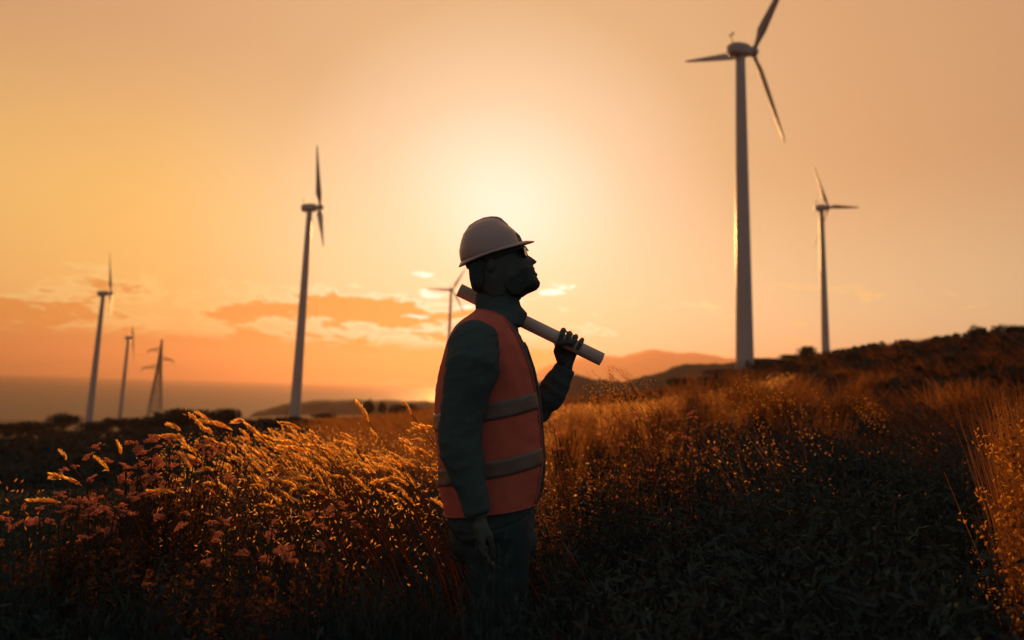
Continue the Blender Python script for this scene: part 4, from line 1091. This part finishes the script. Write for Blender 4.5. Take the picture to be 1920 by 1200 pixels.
# --- oat stalks
def oat_mesh(seed, n=16, L=.30):
    r = np.random.default_rng(seed); V_ = []; mb = MB()
    mb.tube([(0, 0, 0), (-.05*L, 0, .5*L), (-.28*L, 0, L)], [.0012, .0009, .0006], 3)
    for i in range(n):
        t = .12+.88*i/n; b = Vector((-.28*L*t*t, 0, L*t)); q = r.uniform(0, 6.28); e = .035*(1.1-t)+.006
        tip = b+Vector((math.cos(q)*e-.012, math.sin(q)*e, r.uniform(-.004, .02)))
        mb.tube([b, tip], [.0006, .0004], 3)
        V_.append(np.array(tip))
    c = np.array(V_); k = len(c)
    a = np.stack([r.normal(-.5, .4, k), r.normal(0, .4, k), r.normal(-.1, .5, k)], 1); a /= np.linalg.norm(a, axis=1, keepdims=True)
    vs = []; fs = []
    for j in range(k):
        ax = Vector(a[j]); s = ax.orthogonal().normalized(); u = ax.cross(s); ln = r.uniform(.011, .019); w = .0026; o = Vector(c[j])
        b = len(vs); vs += [o-ax*ln*.5, o+s*w, o+u*w, o-s*w, o-u*w, o+ax*ln*.5]
        fs += [(b, b+1, b+2), (b, b+2, b+3), (b, b+3, b+4), (b, b+4, b+1), (b+5, b+2, b+1), (b+5, b+3, b+2), (b+5, b+4, b+3), (b+5, b+1, b+4)]
    me = bpy.data.meshes.new('spikelets'); me.from_pydata(vs, [], fs); me.materials.append(M['head']); me['kind'] = 'stuff'
    br = mb.mesh('panicle'); br.materials.append(M['straw']); return me, br
OATS = [oat_mesh(i, 14+3*(i % 3), .24+.03*(i % 3)) for i in range(6)]
def oat(px, py, D, label, group=None, lean=-35, s=1.0):
    top = at(px, py, D); g = gz(top.x, top.y); a, b = random.choice(OATS)
    L = .27*s; ca, sa = math.cos(rad(lean)), math.sin(rad(lean))
    base = Vector((top.x-sa*L+.08*ca*L, top.y, top.z-ca*L)); H = max(base.z-g, .15); bx = .35*H*sa*-1
    root = empty('oat_stalk', (base.x+bx, base.y, g), 0, label, 'grass', group)
    mb = MB(); pts = [Vector((0, 0, 0)).lerp(Vector((0, 0, H*.6)), t*2) if t <= .5 else Vector((-bx*((t-.5)*2)**2*1.0, 0, H*.6+(H*.4)*((t-.5)*2))) for t in (0, .25, .5, .66, .83, 1)]
    mb.tube(pts, [.002, .0018, .0016, .0015, .0013, .0012], 4); link('stem', mb.mesh('stem'), M['straw'], root)
    pn = link('panicle', b, None, root); pn.location = (-bx, 0, H); pn.rotation_euler = (random.gauss(0, .15), rad(lean), 0); pn.scale = (s, s, s)
    prop(link('spikelets', a, None, pn), kind='stuff')
oat(377, 742, 2.8, 'tallest oat stalk, its tip against the sky over the golden grass', lean=-38, s=.95)
oat(2, 864, 2.5, 'upper drooping oat stalk at the left edge of the photo', lean=-52, s=1.0)
oat(10, 900, 2.45, 'lower arching oat stalk at the left edge of the photo', lean=-40, s=1.1)
oat(1012, 938, 2.3, 'thin lit grass stalk in front of the person\'s thigh', lean=-28, s=.5)
oat(1804, 926, 2.3, 'lone oat stalk reaching left out of the right edge clump', lean=-50, s=.9)
GR_R = ('oat stalk in the lit clump at the right edge', 'oat stalks at the right edge')
for i in range(70):
    py = random.uniform(770, 1130); D = random.uniform(1.9, 3.0)
    oat(random.uniform(1852, 1945), py, D, *GR_R, lean=random.gauss(-25, 16), s=random.uniform(.6, 1.0))
for i in range(34):
    oat(random.uniform(1100, 1210), random.uniform(676, 735), random.uniform(3.4, 5.0), 'faint oat stalk against the sky below the rolled plan', 'oat stalks below the rolled plan', lean=random.gauss(-20, 20), s=random.uniform(.6, .95))
for i in range(26):
    oat(random.uniform(1290, 1640), random.uniform(700, 790), random.uniform(4.5, 8), 'blurred oat stalk standing in the bushes right of the hand', 'oat stalks among the right bushes', lean=random.gauss(-30, 16), s=random.uniform(.9, 1.3))
def right_clump():
    n = 5200; px = 1890+np.abs(rng.normal(0, 1, n))*70; D = rng.uniform(2.1, 3.8, n); x = D*(px-960)/FPX; p = np.stack([x, D, ground(x, D)], 1)
    h = rng.uniform(.35, 1.18, n); lean = np.stack([rng.normal(-.03, .04, n), rng.normal(0, .1, n)], 1)
    prop(link('dry_grass', blade_mesh_of('dry_grass', p, h, lean, rng.uniform(.0025, .005, n), 4), M['straw_dim']), 'dry reddish grass clump at the right edge', kind='stuff')
    n = 5000; px = 1858+np.abs(rng.normal(0, 1, n))*60; D = rng.uniform(1.8, 3.6, n); x = D*(px-960)/FPX
    c = np.stack([x, D, ground(x, D)+rng.uniform(.35, 1.12, n)], 1)
    prop(link('grass_seed', leaf_mesh('grass_seed', c, rng.uniform(.004, .009, n), 2.4), M['straw_dim']), 'dry seeds in the right edge grass', kind='stuff')
right_clump()
def speckle():
    """sunlit leaf tips through the bushes right of the person"""
    n = 9000; px = 1015+rng.exponential(190, n); D = np.exp(rng.uniform(math.log(3.2), math.log(11), n)); x = D*(px-960)/FPX
    zt = np.interp(px, [1020, 1150, 1400, 1650], [.72, .9, 1.0, .9])
    c = np.stack([x, D, ground(x, D)+zt*(1-.45*rng.random(n)**1.6)], 1)
    prop(link('sunlit_leaves', leaf_mesh('sunlit_leaves', c, rng.uniform(.004, .010, n), 2.0), M['straw_dim']), 'small sunlit leaves and seed tips right of the person', kind='stuff')
    n = 7000; px = 1010+(rng.random(n)**1.3)*520; D = np.exp(rng.uniform(math.log(4), math.log(14), n)); x = D*(px-960)/FPX
    keep = np.array([mnoise.noise(Vector((a*1.3, b*.7, 9))) > .04 for a, b in zip(x, D)]); x, D = x[keep], D[keep]; n = len(x)
    p = np.stack([x, D, ground(x, D)], 1); lean = np.stack([rng.normal(-.35, .2, n), rng.normal(0, .2, n)], 1)
    hg = rng.uniform(.4, .95, n); k = rng.integers(0, n, 3800)
    tip = p[k]+np.stack([lean[k, 0]*hg[k]*.85, lean[k, 1]*hg[k], hg[k]*.9], 1)+rng.normal(0, .025, (3800, 3))
    prop(link('grass_seed', leaf_mesh('grass_seed', tip, rng.uniform(.004, .011, 3800), 2.8), M['fleck']), 'sunlit seeds on the grass behind the raised forearm', kind='stuff')
    prop(link('golden_grass', blade_mesh_of('golden_grass', p, hg, lean, .005, 3), M['straw']), 'sunlit grass behind the raised forearm', kind='stuff')
speckle()

# --- foreground and middle-distance bushes, each its own
DENSE = []
for s in range(3):
    r = np.random.default_rng(400+s); c = cloud(5200, 26, r, .25)
    me = leaf_mesh('foliage', c, r.uniform(.014, .036, len(c)), 2.0, r=r); me.materials.append(M['leaf']); DENSE.append(me)
NEAR = [(1130, 838, 4.2, 190, 'dark speckled bush just right of the vest'), (1255, 812, 4.6, 220, 'dark bush below the round bush on the lit grass'),
 (1390, 790, 5.2, 240, 'tall dark bush right of the speckled growth'), (1530, 800, 5.0, 230, 'dark bush below the right ridge turbine'),
 (1660, 812, 4.8, 240, 'dark bush between the right ridge and the foreground shade'), (1785, 830, 4.4, 200, 'dark bush just left of the lit right edge clump'),
 (1180, 905, 3.3, 240, 'low shaded bush in the foreground right of the thigh'), (1380, 880, 3.5, 280, 'broad shaded bush at the lower centre right'),
 (1600, 890, 3.4, 290, 'broad shaded bush in the lower right'), (1760, 920, 3.0, 200, 'shaded bush beside the right edge clump, lowest one'),
 (60, 985, 2.2, 240, 'shaded bush in the lower left corner'), (240, 995, 2.15, 260, 'shaded bush below the lower left pink flowers'), (620, 1000, 2.15, 280, 'shaded bush under the golden grass'),
 (430, 1070, 1.95, 240, 'lowest shaded bush below the dark pink flowers'), (800, 985, 2.2, 190, 'shaded bush behind the person\'s lowered hand'),
 (330, 1010, 2.1, 200, 'added dark bush between the lower left flowers and the golden grass'), (520, 1035, 1.95, 200, 'added dark bush right of the lowest dark flowers'), (720, 1010, 2.1, 200, 'added dark bush below the golden grass, nearest the person'),  # these three are added to cover lit stems with darkness
 (925, 975, 2.0, 300, 'added dark bush for the darkness over the legs of the person'), (1080, 985, 2.6, 150, 'small shaded bush at the person\'s front thigh')]  # bush over the legs is added to make that area dark
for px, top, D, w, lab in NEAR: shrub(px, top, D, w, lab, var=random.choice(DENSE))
MID = [(1330, 735, 9, 150, 'blurred brown bush left of the largest tower'), (1450, 715, 11, 170, 'blurred brown bush at the foot of the largest tower'), (1560, 735, 10, 160, 'blurred brown bush under the pointed bush'),
 (1640, 700, 18, 120, 'blurred bush on the lit patch of the right slope'), (1700, 760, 9, 170, 'blurred bush on the right slope above the shade'), (1820, 720, 10, 190, 'blurred bush on the right slope by the edge'),
 (1500, 770, 7, 150, 'blurred dark bush in the middle of the right slope'), (1770, 670, 30, 110, 'blurred bush high on the right slope'), (1880, 665, 24, 120, 'blurred bush under the skyline at the right edge')]
DARK = [(1215, 800, 6.0, 120, 'dark bush among the speckled growth, below the dark round bush'), (1330, 775, 7.0, 130, 'dark bush left of the blurred grass below the largest tower'), (1430, 765, 8.0, 140, 'dark bush directly below the largest tower, above the shade'),
 (1500, 745, 10, 120, 'dark bush two bush-widths below the pointed bush'), (1610, 760, 8.5, 150, 'dark bush on the slope below the right ridge turbine'), (1730, 745, 10, 150, 'dark bush on the slope left of the feathery right edge clump'),
 (1800, 780, 7, 150, 'dark bush touching the right edge clump from the left'), (1395, 800, 5.5, 150, 'dark bush at the upper border of the foreground shade, centre right'), (1560, 808, 5.6, 160, 'dark bush at the upper border of the shade under the right ridge turbine'),
 (1130, 792, 5.5, 70, 'small dark bush between the lit bushes right of the elbow'), (1290, 750, 11, 70, 'small dark bush below the pale plumed bush'), (1690, 715, 17, 90, 'dark bush right under the lit patch of the right slope')]
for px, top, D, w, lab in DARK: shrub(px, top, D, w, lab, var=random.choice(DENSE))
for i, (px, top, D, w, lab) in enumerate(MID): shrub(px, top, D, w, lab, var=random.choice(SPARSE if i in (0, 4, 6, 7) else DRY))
LIT = [(1060, 770, 5.5, 80, 'bright orange dry bush just right of the raised elbow'), (1120, 775, 6.5, 110, 'orange dry bush below the end of the rolled plan'), (1180, 768, 7.5, 100, 'orange dry bush in the middle of the speckled growth'),
 (1240, 742, 9, 100, 'orange dry bush in front of the dark round bush'), (1300, 712, 13, 90, 'pale plumed dry bush just right of the dark round bush'), (1350, 742, 8, 110, 'plumed dry bush left of the largest tower, low down'), (1395, 702, 15, 120, 'lit dry bush at the foot of the largest tower'),
 (1420, 735, 9.5, 90, 'feathery dry bush below the foot of the largest tower'), (1490, 712, 13, 90, 'dim dry bush below the pointed bush'), (1590, 728, 10, 100, 'reddish plumed bush below the right ridge turbine'), (1645, 672, 40, 55, 'small lit patch of dry bush high on the right slope'),
 (1690, 682, 38, 70, 'low lit dry bush on the right slope beside the small lit patch'), (1590, 690, 24, 70, 'dim dry bush right below the right ridge turbine'), (1540, 785, 7.5, 130, 'dim reddish bush in the middle of the dark slope'), (1655, 775, 9, 110, 'dim reddish bush on the dark slope towards the right edge clump')]
for px, top, D, w, lab in LIT: shrub(px, top, D, w, lab, name='dry_bush', cat='bush', var=random.choice(DRY_LIT if px < 1320 else DRY))
